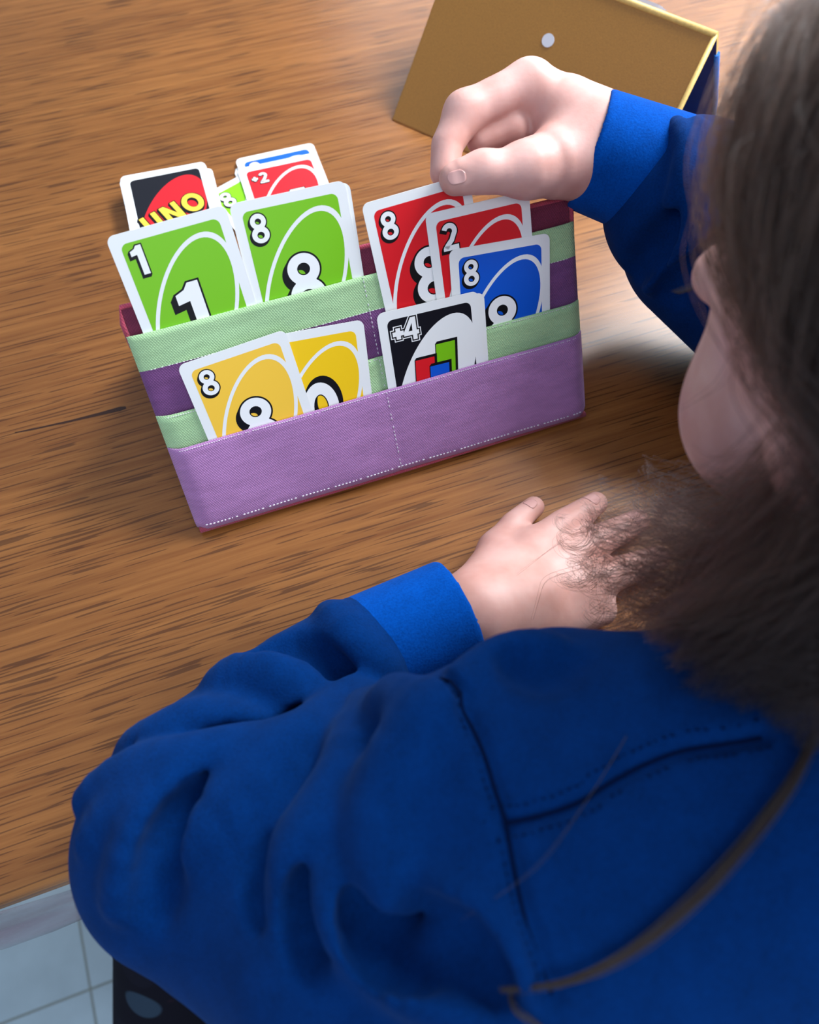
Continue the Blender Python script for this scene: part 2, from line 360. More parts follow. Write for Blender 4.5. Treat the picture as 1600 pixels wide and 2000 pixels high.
# ------------------------------------------------------------------ playing cards (local: x right, y up, z out of the face; origin at centre)
CW, CH, CT = .056, .087, .0003
Z1, Z2, Z3 = CT + .00003, CT + .00005, CT + .00007
body_bm = bmesh.new(); slab(body_bm, rrect(CW, CH, .0036), 0, CT, 0, 1); card_body = bpy.data.meshes.new('card_body'); body_bm.to_mesh(card_body); body_bm.free()
card_body.materials.append(M['card']); card_body.materials.append(M['card_edge'])
def new_card(label, group=None, name='playing_card'):
    o = bpy.data.objects.new(name, card_body); col.objects.link(o); return tag(o, label, 'playing card', group)
def oval(a=.0208, s=.0130, b=.0347, n=64): return [(a * math.cos(t) + s * math.sin(t), b * math.sin(t)) for t in [2 * math.pi * k / n for k in range(n)]]
def clipx(lp, lim=.0268): return [(max(-lim, min(lim, x)), y) for x, y in lp]
def face(card, colour, number):
    bm = bmesh.new(); flat(bm, [rrect(.0464, .0774, .0032)], Z1); from_bm('colour_panel', bm, M[colour], card)
    bm = bmesh.new(); o_ = clipx(oval()); i_ = oval(.0188, .0122, .0323)
    va = [bm.verts.new((x, y, Z2)) for x, y in o_]; vb = [bm.verts.new((x, y, Z2)) for x, y in i_]
    for k in range(64): bm.faces.new((vb[k], va[k], va[(k + 1) % 64], vb[(k + 1) % 64]))
    from_bm('oval_ring', bm, M['card'], card)
    for sgn in (0, math.pi):
        c = 1 if sgn == 0 else -1
        bm = bmesh.new()
        if number == '+2':
            print_glyph(bm, '+', c * -.0185, c * .0305, .009, Z3, sgn, .0005, (-.0004, -.0006)); print_glyph(bm, '2', c * -.0125, c * .0305, .0095, Z3, sgn, .0005, (-.0004, -.0006))
        else:
            print_glyph(bm, number, c * -.0166, c * .0300, .0135, Z3, sgn, .0006, (-.0007, -.0010))
        from_bm('corner_numeral', bm, [M['ink_white'], M['ink']], card)
    bm = bmesh.new()
    if number == '+2':
        for cx, cy in ((-.004, -.006), (.005, .004)):
            q = [(cx - .006, cy - .010), (cx + .004, cy - .010), (cx + .007, cy + .010), (cx - .003, cy + .010)]
            flat(bm, [grow(q, .0008)], Z3, 1); flat(bm, [q], Z3 + .00002, 0)
    else:
        print_glyph(bm, number, 0, 0, .029, Z3, 0, .0009, (-.0022, -.0026) if number not in '0' else (.0016, .0026), steps=5)
    from_bm('centre_numeral', bm, [M['ink_white'], M['ink']], card)
def wild_face(card):
    bm = bmesh.new(); flat(bm, [rrect(.0464, .0774, .0032)], Z1); from_bm('colour_panel', bm, M['black'], card)
    bm = bmesh.new(); flat(bm, [clipx(oval())], Z2); from_bm('white_oval', bm, M['card'], card)
    for sgn in (0, math.pi):
        c = 1 if sgn == 0 else -1; bm = bmesh.new()
        for ch, dx, h in (('+', -.0180, .0135), ('4', -.0108, .0120)):
            for k, (d, mi) in enumerate(((.0013, 0), (.0008, 1), (.0001, 0))):
                for piece in GL[ch]:
                    lp = put(piece, c * dx, c * (.0312 + (.0006 if ch == '4' else -.0006)), h, sgn)
                    flat(bm, [grow(lp[0], d)] + ([grow(q, -d) for q in lp[1:]] if d < .0005 else []), Z3 + .000015 * k, mi)
        from_bm('corner_numeral', bm, [M['ink_white'], M['ink']], card)
    for k, (nm, cx, cy) in enumerate((('green', .0062, .0105), ('red', -.0062, .0042), ('blue', .0016, -.0010), ('yellow', -.003, -.012))):
        q = [(cx - .0062, cy - .0105), (cx + .0046, cy - .0105), (cx + .0062, cy + .0095), (cx - .0046, cy + .0095)]
        bm = bmesh.new(); z = Z3 + .00002 * k
        for j in range(4): flat(bm, [[(x + .0010 * (3 - j) / 3, y + .0010 * (3 - j) / 3) for x, y in grow(q, .0005)]], z + .000002 * j, 1)
        flat(bm, [q], z + .00001, 0)
        from_bm('colour_block', bm, [M[nm], M['ink']], card)
def logo_back(card):
    bm = bmesh.new(); flat(bm, [rrect(.0464, .0774, .0030)], Z1); from_bm('black_panel', bm, M['black'], card)
    bm = bmesh.new(); flat(bm, [clipx(oval(.0205, .0125, .0345), .0228)], Z2); from_bm('red_oval', bm, M['red'], card)
    bm = bmesh.new(); a = math.radians(22)
    for ch, d in (('U', -.0148), ('N', 0), ('O', .0152)):
        print_glyph(bm, ch, d * math.cos(a) - .0005, d * math.sin(a) + .0035, .0165, Z3, a, .0008, (-.0012, -.0016), sx=1.05)
    from_bm('logo', bm, [M['logo'], M['ink']], card)

# holder frame: x along the width, y up the leaning face, z out of the face
HX, HY = .0788, .2093
holder = tag(empty('card_holder', (HX, HY, TOP + .0016), (math.radians(56), 0, 0)), 'lilac and mint fabric card holder with stepped pockets standing on the oak table', 'card holder')
HM = Matrix.Translation((HX, HY, TOP + .0016)) @ Matrix.Rotation(math.radians(56), 4, 'X')
def sheet(name, mats, w_rows, zf, parent, half=.1184, nu=80, thick=.0009, band=None):
    """a stitched fabric panel: w_rows are heights on the face; zf(u, w) is its offset from the face"""
    bm = bmesh.new(); F, B = [], []
    for w in w_rows:
        F.append([]); B.append([])
        for i in range(nu + 1):
            u = -half + 2 * half * i / nu; z = zf(u, w)
            F[-1].append(bm.verts.new((u, w, z + thick))); B[-1].append(bm.verts.new((u, w, z)))
    for j in range(len(w_rows) - 1):
        mi = 0 if band is None or w_rows[j] < band - 1e-6 else 1
        for i in range(nu):
            f = bm.faces.new((F[j][i], F[j][i + 1], F[j + 1][i + 1], F[j + 1][i])); f.material_index = mi; f.smooth = True
            f = bm.faces.new((B[j][i], B[j + 1][i], B[j + 1][i + 1], B[j][i + 1])); f.material_index = mi
    n = len(w_rows) - 1
    for i in range(nu):
        f = bm.faces.new((F[n][i], F[n][i + 1], B[n][i + 1], B[n][i])); f.material_index = 0 if band is None else 1
        f = bm.faces.new((F[0][i + 1], F[0][i], B[0][i], B[0][i + 1]))
    for j in range(n):
        mi = 0 if band is None or w_rows[j] < band - 1e-6 else 1
        f = bm.faces.new((F[j][0], F[j + 1][0], B[j + 1][0], B[j][0])); f.material_index = mi
        f = bm.faces.new((F[j + 1][nu], F[j][nu], B[j][nu], B[j + 1][nu])); f.material_index = mi
    return from_bm(name, bm, mats, parent)
def pocket_z(z0, seam=.0006, rip=0, top=.1):
    def f(u, w):
        e = max(0, (abs(u) - .110) / .0084)
        z = z0 * (1 - .75 * e * e) - seam * math.exp(-(u / .0022) ** 2)
        z += .0003 * math.sin(u * 95 + w * 40 + rip) * (1 - e)
        if w < .004: z -= (z0 - .004) * .5 * (1 - w / .004) if z0 > .004 else 0
        return z
    return f
rows = lambda a, b, n: [a + (b - a) * i / n for i in range(n + 1)]
bm = bmesh.new()
add_box(bm, (-.1176, .0, -.0032), (.1180, .1252, -.0004), .0012); from_bm('back_panel', bm, M['maroon'], holder)
bm = bmesh.new(); tube(bm, [(-.1176, .106, 0), (-.1180, .118, 0), (-.1165, .1255, -.001), (0, .1250, -.0014), (.1165, .1240, -.001), (.1182, .118, 0), (.1178, .106, 0)], .0013, 8)
tube(bm, [(-.1172, -.0006, .0042), (0, -.0010, .0046), (.1172, -.0006, .0042)], .0018, 8)
tag(from_bm('edge_piping', bm, M['rose'], holder), 'rose pink piped edge')
# the folding rear leg that props the face up (behind, unseen)
bm = bmesh.new(); add_box(bm, (-.1150, -.125, -.0014), (.1150, 0, .0014), .001)
rl = from_bm('rear_panel', bm, M['maroon'], holder); rl.location = (0, .1225, -.0052); rl.rotation_euler = (math.radians(66), 0, 0)
pk1 = sheet('pocket', [M['plum'], M['mint']], rows(.002, .0935, 20) + rows(.0936, .1118, 6), pocket_z(.0021, .0002, 0), holder, band=.0936)
pk2 = sheet('pocket', [M['mint']], rows(.002, .0692, 16), pocket_z(.0049, .0006, 2), holder)
pk3 = sheet('pocket', [M['lilac']], rows(0, .0512, 14), pocket_z(.0080, .0004, 4), holder)
tag(pk1, 'plum pocket bound in mint'); tag(pk2, 'mint pocket'); tag(pk3, 'lilac front pocket')
def stitches(name, pts, step, r, mat, parent, fill=.6):
    bm = bmesh.new(); pts = [Vector(p) for p in pts]; acc = 0
    for a, b in zip(pts, pts[1:]):
        L = (b - a).length; d = (b - a) / L; s = acc
        while s < L:
            e = min(L, s + step * fill)
            if e - s > step * .2: tube(bm, [a + d * s, a + d * ((s + e) / 2), a + d * e], [r * .55, r, r * .55], 5)
            s += step
        acc = s - L
    return tag(from_bm(name, bm, mat, parent), kind='stuff')
z3, z2, z1 = pocket_z(.0080, .0004, 4), pocket_z(.0049, .0006, 2), pocket_z(.0021, .0002, 0)
us = [-.1130 + .226 * i / 60 for i in range(61)]
stitches('hem_stitching', [(u, .0038, z3(u, .0038) + .0012) for u in us], .0021, .00042, M['thread'], pk3)
stitches('seam_stitching', [(0.0002, w, z3(0, w) + .0010) for w in rows(.002, .0510, 12)], .0026, .00030, M['thread'], pk3)
stitches('edge_stitching', [(u, .0500, z3(u, .05) + .0010) for u in us], .0013, .00022, M['thread'], pk3, .7)
stitches('edge_stitching', [(u, .0682, z2(u, .0682) + .0010) for u in us], .0013, .00024, M['thread'], pk2, .7)
stitches('seam_stitching', [(0.0006, w, z2(0, w) + .0010) for w in rows(.052, .069, 6)], .0024, .00028, M['thread'], pk2)
stitches('seam_stitching', [(0.0010, w, z1(0, w) + .0010) for w in rows(.070, .1116, 10)], .0024, .00030, M['thread'], pk1)
stitches('band_stitching', [(u, .0936, z1(u, .0936) + .0010) for u in us], .0018, .00022, M['thread'], pk1)

# cards in the pockets: middle of the top edge on the face (u, w), offset z, tilt in degrees
held = [
    ('green', '1', -.0838, .1590, .0017, 1.95, 'green number 1 card, leftmost in the back pocket of the fabric holder'),
    ('green', '8', -.0262, .1588, .0011, -1.47, 'green number 8 card in the back pocket of the fabric holder'),
    ('green', '2', -.0240, .1580, .0006, -2.6, 'white card edge peeking out right of the green number 8 card'),
    ('red', '8', .0350, .1471, .0034, 2.12, 'red number 8 card pinched between the thumb and finger of the raised hand'),
    ('red', '2', .0656, .1339, .0039, -.94, 'red number 2 card between the red 8 and the blue 8'),
    ('blue', '8', .0750, .1122, .0044, -4.4, 'blue number 8 card in the middle pocket of the fabric holder'),
    ('amber', '8', -.0720, .0955, .0068, 3.83, 'orange-yellow number 8 card tilted in the front pocket of the holder'),
    ('yellow', '0', -.0318, .0940, .0061, -4.9, 'bright yellow card half hidden behind the orange-yellow 8 card'),
    ('blue', '2', .0345, .0905, .0061, -3.2, 'card sliver showing right of the black plus four card in the front pocket'),
    ('black', '+4', .0311, .0918, .0068, -1.95, 'black plus four wild card in the front pocket of the holder')]
for colour, num, u, w, z, deg, label in held:
    c = new_card(label, 'cards in the fabric holder'); a = math.radians(deg)
    c.matrix_world = HM @ Matrix.Translation((u + math.sin(a) * CH / 2, w - math.cos(a) * CH / 2, z)) @ Matrix.Rotation(a, 4, 'Z')
    if num == '+4': wild_face(c)
    else: face(c, colour, num)

# draw pile behind the holder: forty-odd cards, the top one face down
ND = 44; dzp = .00033
for k in range(ND):
    top = k == ND - 1
    c = new_card('black card back with a red oval and yellow lettering, on top of the draw pile' if top else 'white-edged card stacked in the draw pile under its top card', 'cards of the draw pile')
    jx, jy, ja = rng.normal(0, .0007), rng.normal(0, .0009), rng.normal(0, .012)
    if k < ND * .55: jx += .0025
    if top: jx = jy = 0; ja = 0
    c.location = (-.0008 + jx, .4225 + jy, TOP + dzp * k); c.rotation_euler = (0, 0, ja + math.radians(-2.5))
    if top: logo_back(c)
# discard pile
for k, (x, y, deg, colour, num, label) in enumerate((
        (.078, .4235, 4, 'yellow', '1', 'lowest card of the discard pile, under the blue card'),
        (.0625, .4170, 20, 'green', '8', 'tilted green card at the left of the discard pile'),
        (.0780, .4300, -1.0, 'blue', '8', 'blue card under the red plus two card in the discard pile'),
        (.0765, .4198, -1.5, 'red', '+2', 'red plus two card on top of the discard pile'))):
    c = new_card(label, 'cards of the discard pile'); c.location = (x, y, TOP + .0007 + .0006 * k); c.rotation_euler = (0, 0, math.radians(deg))
    face(c, colour, num)
for k in range(2):
    c = new_card('white card edge at the bottom of the discard pile', 'cards under the discard pile'); c.location = (.0772 - .001 * k, .4243, TOP + .00033 * k)

# ------------------------------------------------------------------ gold box standing like a tent
ge = Vector((.645, -.764, 0)).normalized(); gn = Vector((ge.y, -ge.x, 0))       # along the box; towards the viewer side
gb0 = Vector((.1685, .4804, TOP))                                                # near bottom left corner
GLn = .187; apex = -gn * .0850 + Vector((0, 0, .0845))
box = tag(empty('gold_box', gb0), 'gold board box folded like a tent, blue inside, behind the raised hand', 'box')
def board(name, o, ax, ay, lx, ly, th, mats, parent, rim=.004, rim_mat=None):
    """flat board: corner o, along unit ax by lx, along unit ay by ly, thickness th on the inner side"""
    nz = ax.cross(ay).normalized(); bm = bmesh.new()
    add_box(bm, (0, 0, -th), (lx, ly, 0), .0009, 0, 2)
    for f in bm.faces:
        if f.normal.z < -.5: f.material_index = 1
    bm.normal_update()
    for f in bm.faces: f.material_index = 1 if f.normal.z < -.5 else (0 if f.normal.z > .5 else 2)
    mt = Matrix(((ax.x, ay.x, nz.x, o.x), (ax.y, ay.y, nz.y, o.y), (ax.z, ay.z, nz.z, o.z), (0, 0, 0, 1)))
    bmesh.ops.transform(bm, matrix=mt, verts=bm.verts)
    return from_bm(name, bm, mats, parent)
up_f = apex.normalized(); LF = apex.length
fp = board('front_panel', Vector((0, 0, 0)), ge, up_f, GLn, LF, .0024, [M['gold'], M['box_blue'], M['gold_rim']], box)
bb = -gn * .1220 + Vector((0, 0, .0004))
bp_up = (apex - bb).normalized()
bm = bmesh.new(); bn = ge.cross(bp_up).normalized()                       # towards the viewer: the blue inside
quad = [bb, bb + ge * (GLn + .016), apex + ge * GLn, apex]
va = [bm.verts.new(p) for p in quad]; vb = [bm.verts.new(p - bn * .0026) for p in quad]
f = bm.faces.new(va); f.material_index = 1
f = bm.faces.new(vb[::-1]); f.material_index = 0
for k in range(4):
    f = bm.faces.new((va[k], vb[k], vb[(k + 1) % 4], va[(k + 1) % 4])); f.material_index = 2
bmesh.ops.recalc_face_normals(bm, faces=bm.faces)
bp = from_bm('back_panel', bm, [M['gold'], M['box_blue'], M['gold_rim']], box)
bm = bmesh.new(); e0, e1 = bb + ge * (GLn + .016), apex + ge * GLn
tube(bm, [e0 - bn * .001, e0.lerp(e1, .5) - bn * .001, e0.lerp(e1, .8) - bn * .001], .0020, 8)
tag(from_bm('blue_edge', bm, M['blue_rim'], box), 'bright blue edge')
bm = bmesh.new(); nf = ge.cross(up_f)
tube(bm, [apex + ge * .0005 - nf * .0006, apex + ge * (GLn * .5) - nf * .0006, apex + ge * (GLn - .0005) - nf * .0006], .0022, 10)
tube(bm, [ge * (GLn - .001) - nf * .0004, ge * (GLn - .001) + up_f * (LF * .5) - nf * .0004, ge * (GLn - .001) + up_f * LF - nf * .0004], .0017, 8)
tag(from_bm('worn_edge', bm, M['gold_rim'], box), 'pale worn edge')
bm = bmesh.new(); cpt = ge * .0865 + up_f * .083
q = [cpt + (ge * math.cos(t) + up_f * math.sin(t)) * .0042 + nf * .0005 for t in [2 * math.pi * k / 28 for k in range(28)]]
f1 = bm.faces.new([bm.verts.new(p) for p in q]); r_ = bmesh.ops.extrude_face_region(bm, geom=[f1]); bmesh.ops.translate(bm, vec=-nf * .0006, verts=[v for v in r_['geom'] if isinstance(v, bmesh.types.BMVert)])
tag(from_bm('magnet_disc', bm, M['magnet'], box), 'small grey-white disc')
# pale lid propped up behind the box
lid_b, lid_t = -gn * .1420, -gn * .1000 + Vector((0, 0, .0800))
lid = tag(empty('box_lid', gb0), 'pale grey rounded lid leaning against the back of the gold box', 'lid')
bm = bmesh.new(); slab(bm, rrect(.150, (lid_t - lid_b).length, .009, 8), 0, .006, 1, 0, 0)
lx_, ly_ = ge, (lid_t - lid_b).normalized(); lz_ = lx_.cross(ly_)
mt = Matrix(((lx_.x, ly_.x, lz_.x, 0), (lx_.y, ly_.y, lz_.y, 0), (lx_.z, ly_.z, lz_.z, 0), (0, 0, 0, 1)))
bmesh.ops.transform(bm, matrix=Matrix.Translation(lid_b + ge * (.150 - .075) + ly_ * ((lid_t - lid_b).length / 2)) @ mt, verts=bm.verts)
from_bm('lid_board', bm, [M['lid'], M['lid_dark']], lid)

# ------------------------------------------------------------------ SDF modelling: body and clothes
#SDF-BEGIN
def chain(*pts):
    A = np.array(pts, np.float32); lo = (A[:, :3] - A[:, 3:]).min(0); hi = (A[:, :3] + A[:, 3:]).max(0)
    c = (lo + hi) / 2; R_ = float(max(np.linalg.norm(A[:, :3] - c, axis=1) + A[:, 3]))
    def f(P):
        d = None
        if len(A) == 1: return np.linalg.norm(P - A[0, :3], axis=1) - A[0, 3]
        for p, q in zip(A, A[1:]):
            v = q[:3] - p[:3]; L = max(float(v @ v), 1e-12)
            t = np.clip(((P - p[:3]) @ v) / L, 0, 1)
            dd = np.sqrt(((P - p[:3] - t[:, None] * v) ** 2).sum(1)) - (p[3] + t * (q[3] - p[3]))
            d = dd if d is None else np.minimum(d, dd)
        return d
    return (f, c, R_)
def ellip(c, r, ax=None):
    c = np.array(c, np.float32); r = np.array(r, np.float32); B = np.eye(3, dtype=np.float32) if ax is None else np.array(ax, np.float32)
    def f(P):
        q = (P - c) @ B.T; k0 = np.sqrt(((q / r) ** 2).sum(1)); k1 = np.sqrt(((q / (r * r)) ** 2).sum(1)) + 1e-9
        return np.where(k0 < .02, -r.min(), k0 * (k0 - 1) / k1)
    return (f, c, float(r.max()))
def add(prim, k=.006): return (0, prim, k)
def sub(prim, k=.004): return (1, prim, k)
def smin(a, b, k):
    h = np.maximum(k - np.abs(a - b), 0) / k; return np.minimum(a, b) - h * h * k * .25
def field(ops, P):
    d = np.full(len(P), .5, np.float32)
    for mode, (f, c, R_), k in ops:
        if mode == 0: d = smin(d, f(P), k)
        else: d = -smin(-d, f(P), k)
    return d
# --- head frame
HC = np.array((.2105, .0885, 1.000)); hf = np.array((-.05, .76, -.65)); hf /= np.linalg.norm(hf)
hr = np.cross(hf, (0, 0, 1)); hr /= np.linalg.norm(hr); hu = np.cross(hr, hf); HB = np.array((hr, hf, hu))
def H(r, f, u, *rad): return tuple(HC + r * hr + f * hf + u * hu) + rad
head_ops = [
    add(ellip(HC + .004 * hu - .006 * hf, (.070, .088, .082), HB)),
    add(ellip(H(0, .040, -.040), (.052, .048, .060), HB), .03),
    add(ellip(H(-.034, .056, -.046), (.030, .030, .034), HB), .012), add(ellip(H(.034, .056, -.046), (.030, .030, .034), HB), .012),
    add(ellip(H(0, .074, -.084), (.018, .016, .014), HB), .02),
    sub(ellip(H(-.031, .098, .002), (.017, .014, .011), HB), .014), sub(ellip(H(.031, .098, .002), (.017, .014, .011), HB), .014),
    add(ellip(H(-.030, .076, .000), (.0135, .0135, .0115), HB), .004), add(ellip(H(.030, .076, .000), (.0135, .0135, .0115), HB), .004),
    add(chain(H(0, .084, .006, .006), H(0, .096, -.020, .0095), H(0, .101, -.027, .0095)), .012),
    add(ellip(H(-.010, .092, -.029), (.007, .007, .006), HB), .005), add(ellip(H(.010, .092, -.029), (.007, .007, .006), HB), .005),
    add(ellip(H(0, .088, -.053), (.019, .009, .0055), HB), .006), add(ellip(H(0, .085, -.061), (.016, .009, .006), HB), .005), sub(chain(H(-.020, .092, -.0565, .0012), H(0, .099, -.0565, .0012), H(.020, .092, -.0565, .0012)), .003),
    add(ellip(H(-.072, -.008, -.022), (.008, .018, .030), HB), .008), add(ellip(H(.072, -.008, -.022), (.008, .018, .030), HB), .008),
    add(chain(H(0, -.012, -.05, .045), (.180, .005, .915, .045), (.170, -.02, .88, .05)), .02)]
# --- right hand (raised, pinching the red card) and arm
R_EL = (.330, .170, .800)
rhand_ops = [
    add(chain(R_EL + (.034,), (0.2465, 0.2730, 0.8644) + (.026,), (0.2157, 0.2946, 0.8692) + (.0225,)), .01),
    add(chain((0.2165, 0.2969, 0.8703) + (.0215,), (0.2057, 0.3159, 0.8721) + (.020,), (0.1933, 0.3314, 0.8809) + (.0125,)), .012),
    add(chain((0.2188, 0.2988, 0.8649) + (.020,), (0.2070, 0.3369, 0.8680) + (.0125,)), .012),
    add(chain((0.2221, 0.3020, 0.8580) + (.019,), (0.2149, 0.3398, 0.8575) + (.0120,)), .012),
    add(chain((0.2247, 0.3049, 0.8532) + (.018,), (0.2216, 0.3406, 0.8469) + (.0112,)), .012),
    # index
    add(chain((0.1903, 0.3319, 0.8828) + (.0118,), (0.1718, 0.3284, 0.8824) + (.0106,), (0.1531, 0.3248, 0.8813) + (.0098,)), .008),
    add(chain((0.1531, 0.3248, 0.8813) + (.0096,), (0.1394, 0.3122, 0.8757) + (.0082,), (0.1334, 0.2998, 0.8704) + (.0072,)), .006),
    # middle, ring, little finger curled under
    add(chain((0.1995, 0.3381, 0.8705) + (.0112,), (0.1748, 0.3344, 0.8678) + (.0092,)), .006), add(chain((0.1748, 0.3344, 0.8678) + (.0092,), (0.1783, 0.3191, 0.8702) + (.0088,)), .003), add(chain((0.1783, 0.3191, 0.8702) + (.0086,), (0.1601, 0.3176, 0.8685) + (.0072,)), .003),
    add(chain((0.2109, 0.3408, 0.8594) + (.0108,), (0.1838, 0.3373, 0.8542) + (.0090,)), .005), add(chain((0.1838, 0.3373, 0.8542) + (.0088,), (0.1830, 0.3221, 0.8574) + (.0080,)), .003), add(chain((0.1830, 0.3221, 0.8574) + (.0080,), (0.1701, 0.3197, 0.8596) + (.0068,)), .003),
    add(chain((0.2193, 0.3419, 0.8482) + (.0100,), (0.1965, 0.3380, 0.8435) + (.0082,)), .005), add(chain((0.1965, 0.3380, 0.8435) + (.0080,), (0.1928, 0.3232, 0.8464) + (.0070,), (0.1793, 0.3212, 0.8498) + (.0062,)), .003),
    # thumb
    add(chain((0.2081, 0.2875, 0.8692) + (.0200,), (0.1877, 0.2859, 0.8737) + (.0175,), (0.1701, 0.2824, 0.8778) + (.0130,)), .012),
    add(chain((0.1700, 0.2819, 0.8776) + (.0130,), (0.1576, 0.2824, 0.8795) + (.0108,), (0.1475, 0.2845, 0.8808) + (.0098,)), .006),
    add(chain((0.1475, 0.2845, 0.8808) + (.0096,), (0.1370, 0.2850, 0.8802) + (.0088,), (0.1328, 0.2851, 0.8798) + (.0078,)), .004),
    sub(chain((0.1324, 0.2784, 0.8886) + (.0030,), (0.1276, 0.2792, 0.8881) + (.0030,)), .004)]
# --- left hand, flat on the table
lhand_ops = [
    add(chain((-0.0760, 0.0478, 0.7960) + (.018,), (-0.0087, 0.0909, 0.7800) + (.018,), (0.0354, 0.0993, 0.7800) + (.018,), (0.0825, 0.1025, 0.7790) + (.0185,)), .01),
    add(chain((0.0849, 0.1080, 0.7770) + (.0160,), (0.1098, 0.1375, 0.7640) + (.0095,)), .012),
    add(chain((0.0850, 0.1048, 0.7780) + (.0170,), (0.1273, 0.1302, 0.7670) + (.0105,)), .014),
    add(chain((0.0845, 0.1004, 0.7790) + (.0170,), (0.1369, 0.1172, 0.7680) + (.0110,)), .014),
    add(chain((0.0844, 0.0966, 0.7780) + (.0165,), (0.1394, 0.1012, 0.7680) + (.0110,)), .014),
    add(chain((0.1101, 0.1382, 0.7645) + (.0090,), (0.1245, 0.1487, 0.7635) + (.0074,), (0.1333, 0.1533, 0.7605) + (.0066,), (0.1413, 0.1571, 0.7580) + (.0060,)), .006),
    add(chain((0.1273, 0.1307, 0.7680) + (.0100,), (0.1495, 0.1392, 0.7660) + (.0084,), (0.1647, 0.1436, 0.7625) + (.0076,), (0.1751, 0.1477, 0.7585) + (.0066,)), .006),
    add(chain((0.1369, 0.1177, 0.7690) + (.0105,), (0.1620, 0.1236, 0.7670) + (.0088,), (0.1792, 0.1269, 0.7630) + (.0078,), (0.1927, 0.1299, 0.7585) + (.0068,)), .006),
    add(chain((0.1391, 0.1009, 0.7690) + (.0108,), (0.1646, 0.1035, 0.7670) + (.0088,), (0.1809, 0.1050, 0.7630) + (.0078,), (0.1931, 0.1063, 0.7590) + (.0068,)), .006),
    add(chain((0.0870, 0.0921, 0.7760) + (.0160,), (0.1160, 0.0914, 0.7690) + (.0130,), (0.1334, 0.0896, 0.7650) + (.0100,), (0.1505, 0.0890, 0.7605) + (.0082,)), .008)]
# --- trunk and legs of the body (inside the clothes)
L_SH, R_SH = (.062, -.022, .860), (.280, -.010, .860)
trunk_ops = [
    add(chain((.170, -.200, .530, .080), (.165, -.095, .780, .080), (.170, -.045, .840, .062)), .03),
    add(chain(L_SH + (.036,), (.170, -.03, .862, .046), R_SH + (.036,)), .03),
    add(chain(L_SH + (.030,), (.000, .012, .826, .026), (-0.0752, 0.0473, 0.8000) + (.022,)), .02), add(chain(R_SH + (.040,), R_EL + (.032,)), .02),
    add(chain((.11, -.20, .51, .060), (-.152, .045, .480, .034), (-.272, -.112, .220, .026), (-.280, -.085, .185, .020)), .02),
    add(chain((.24, -.20, .51, .060), (.270, .120, .490, .042), (.265, .090, .140, .028), (.265, .20, .105, .022)), .02)]
body_ops = trunk_ops + head_ops + rhand_ops + lhand_ops
# --- sweatshirt, before the folds
sweat_base = [
    add(chain((.165, -.215, .500, .145), (.165, -.100, .760, .135), (.172, -.045, .830, .100)), .04),
    add(chain((.062, -.022, .856, .066), (.170, -.030, .866, .068), (.285, -.010, .862, .066)), .04),
    # left sleeve
    add(chain((.055, -.022, .850, .066), (.004, .008, .820, .058), (-0.0709, 0.0441, 0.8010) + (.038,)), .04),
    add(chain((-0.0732, 0.0466, 0.8000) + (.038,), (-0.0510, 0.0716, 0.7930) + (.0355,), (-0.0085, 0.0893, 0.7870) + (.0335,), (0.0235, 0.0987, 0.7845) + (.031,)), .025),
    add(chain((-0.0636, 0.0384, 0.8030) + (.039,), (-0.0426, 0.0130, 0.7952) + (.047,), (-0.0157, -0.0144, 0.8324) + (.050,)), .03),
    # chest leaning over the table edge
    add(chain((0.0435, 0.0308, 0.8789) + (.028,), (0.0756, 0.0326, 0.8689) + (.032,), (0.1001, 0.0097, 0.8745) + (.034,)), .03),
    # right sleeve
    add(chain((.285, -.010, .862, .070), (.335, .120, .815, .056), R_EL + (.054,)), .04),
    add(chain(R_EL + (.054,), (0.2706, 0.2427, 0.8392) + (.050,), (0.2549, 0.2549, 0.8526) + (.044,), (0.2470, 0.2681, 0.8602) + (.032,)), .03)]
#SDF-END
def normal_at(ops, P):
    P = np.asarray(P, np.float32); e = 1e-3; g = np.stack([field(ops, P + e * np.eye(3, dtype=np.float32)[k]) - field(ops, P - e * np.eye(3, dtype=np.float32)[k]) for k in range(3)], 1)
    return g / (np.linalg.norm(g, axis=1, keepdims=True) + 1e-9)
def snap(ops, pts, off, n=1):
    P = np.array(pts, np.float32)
    if n > 1:                                             # smooth resampling of the polyline
        t = np.linspace(0, len(P) - 1, (len(P) - 1) * n + 1); out = []
        for x in t:
            i = min(int(x), len(P) - 2); f = x - i; a, b, c, d = P[max(i - 1, 0)], P[i], P[i + 1], P[min(i + 2, len(P) - 1)]
            out.append(.5 * (2 * b + (c - a) * f + (2 * a - 5 * b + 4 * c - d) * f * f + (3 * b - a - 3 * c + d) * f ** 3))
        P = np.array(out, np.float32)
    for _ in range(3):
        P = P - normal_at(ops, P) * (field(ops, P) - off)[:, None]
    return P
def fold(mode, r, depth, k, *pts):
    """a raised ridge (+1) or a pressed-in valley (-1) running along the cloth"""
    r *= 1.08; depth *= 1.5; k *= .7
    P = snap(sweat_base, pts, (depth - r) if mode > 0 else (r - depth), 3); n = len(P)
    taper = [.45 + .55 * math.sin(math.pi * min(1, max(0, (i + .6) / (n + .2)))) for i in range(n)]
    Q = snap(sweat_base, P, 0)
    N_ = normal_at(sweat_base, Q); off = np.array([(depth - r) * q if mode > 0 else (r - depth) * q for q in taper])
    Q = Q + N_ * off[:, None]
    c = chain(*[tuple(p) + (r * q,) for p, q in zip(Q, taper)])
    return add(c, k) if mode > 0 else sub(c, k)
